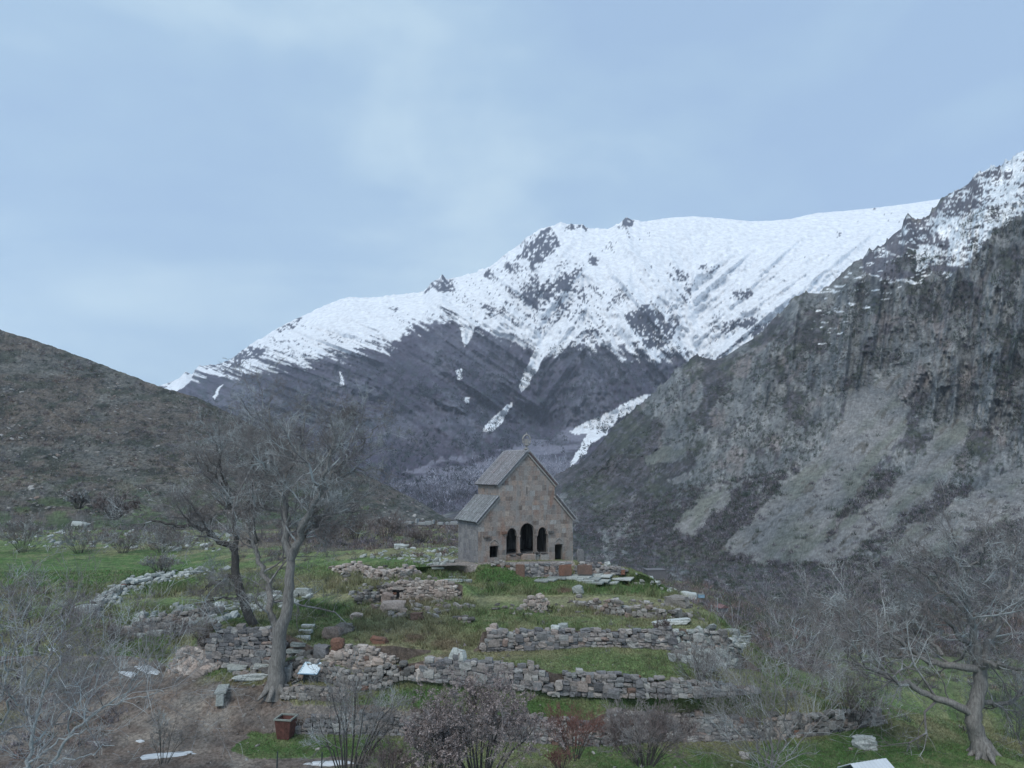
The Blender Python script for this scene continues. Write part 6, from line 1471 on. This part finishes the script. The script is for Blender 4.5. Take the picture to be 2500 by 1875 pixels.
# multi stemmed trees lower right
px_tree('multi_stemmed_tree', 'multi stemmed bare tree in front of the right end of the lowest wall', [([(1882, 1905), (1884, 1840), (1880, 1760), (1895, 1680), (1890, 1600)], .09, .03, (0, 0)), ([(1880, 1890), (1840, 1800), (1800, 1720), (1760, 1650)], .06, .015), ([(1884, 1890), (1920, 1800), (1960, 1700), (2000, 1620)], .06, .015), ([(1882, 1890), (1860, 1780), (1830, 1680), (1820, 1590)], .06, .015), ([(1884, 1890), (1940, 1830), (2000, 1760), (2060, 1690)], .05, .015), ([(1880, 1890), (1810, 1830), (1750, 1770), (1720, 1700)], .05, .015), ([(1882, 1880), (1915, 1760), (1930, 1650), (1940, 1560)], .05, .015)], 35, 26, LV(15, .5, .22, 6, 5, w=.18, t0=.05), 'twig', 'bark')
px_tree('bare_tree', 'slender bare tree with pale tips on the slope right of the terraces', [([(1925, 1700), (1925, 1640), (1922, 1580), (1930, 1540)], .12, .06, (0, 0)), ([(1924, 1640), (1890, 1570), (1880, 1520), (1865, 1475)], .06, .02), ([(1924, 1620), (1960, 1560), (1975, 1510), (1985, 1470)], .06, .02), ([(1930, 1560), (1915, 1500), (1910, 1470)], .05, .02)], 52, 27, LV(14, .5, .2, 6, 5, w=.18, t0=.1), 'twigpale', 'bark')
px_tree('bare_tree', 'slender bare tree left of the big right tree, crown touching its limbs', [([(2010, 1720), (2005, 1640), (2010, 1560)], .12, .06, (0, 0)), ([(2005, 1640), (1980, 1560), (1975, 1500)], .06, .02), ([(2006, 1620), (2040, 1550), (2060, 1500)], .06, .02), ([(2005, 1660), (2060, 1600), (2090, 1560)], .05, .02)], 56, 28, LV(14, .5, .2, 6, 5, w=.18, t0=.1), 'twig', 'bark')
# foreground shrubs
bush('dark_stemmed_shrub', 'dark stemmed bare shrub in front of the left end of the lowest wall', 850, 1905, 260, 250, 13, 31, 'twig', Y=33.5, lv=(9, 6, 4), rad=.05, rmin=.006, up=.25)
bush('flowering_shrub', 'dense round shrub with pale buds at the bottom centre', 1170, 1915, 330, 225, 22, 32, 'twigbrown', Y=33, lv=(8, 7, 5), rad=.05, buds=26000, rmin=.006, up=.2)
bush('red_shrub', 'reddish brown shrub between the budding shrub and the lowest wall', 1400, 1850, 150, 120, 24, 33, 'twigred', Y=36, lv=(6, 5, 4), rad=.02)
bush('brown_shrub', 'wide low brown thicket in front of the tall right wall stretch', 1575, 1862, 250, 120, 46, 34, 'twigbrown', Y=36, lv=(7, 6, 4), rad=.02)
bush('budding_shrub', 'small pale budded shrub left of the dense round one', 1060, 1900, 150, 130, 16, 35, 'twig', Y=32.5, lv=(7, 5, 4), rad=.025, buds=9000)
bush('dark_brush_mound', 'low dark brush mound at the bottom between the two shrubs', 960, 1895, 170, 60, 40, 36, 'twigbrown', Y=33, lv=(6, 5, 3), rad=.02)
bush('small_shrub', 'thin small shrub beside the long snow patch', 398, 1860, 120, 110, 8, 37, 'twig', Y=34, lv=(6, 4, 3), rad=.02)
bush('small_shrub', 'rusty little shrub at the lower edge right of the budding shrub', 1370, 1890, 70, 60, 18, 38, 'twigred', Y=33.5, lv=(5, 4, 3), rad=.015)
bush('bare_shrub', 'bare shrub rising behind the right end of the middle wall', 1720, 1700, 150, 130, 18, 39, 'twig', lv=(6, 5, 4), rad=.03)
bush('bare_shrub', 'low brown shrub at the foot of the dark wall end by the big tree', 2080, 1775, 170, 110, 20, 40, 'twigbrown', lv=(6, 5, 4), rad=.03)
bush('bare_shrub', 'grey shrub under the big right tree near the frame edge', 2480, 1800, 150, 150, 16, 41, 'twigpale', lv=(6, 5, 3), rad=.02, Y=48)
# ------------------------------------------------------------------ haze
mz = D.materials.new('haze_air'); mz.use_nodes = True; t = mz.node_tree; t.nodes.clear()
o_ = N(t, 'ShaderNodeOutputMaterial'); pv = N(t, 'ShaderNodeVolumePrincipled'); pv.inputs['Density'].default_value = HAZE_DENSITY; pv.inputs['Color'].default_value = (0.80, 0.87, 1.0, 1); pv.inputs['Anisotropy'].default_value = 0.1
t.links.new(pv.outputs[0], o_.inputs['Volume'])
mb = MB(); mb.box(-3800, 3800, -300, 4200, -260, 1500)
obj('haze', mb.mesh('haze', mz), kind='stuff')
print('done', round(time.time() - T0, 1), len(D.objects))
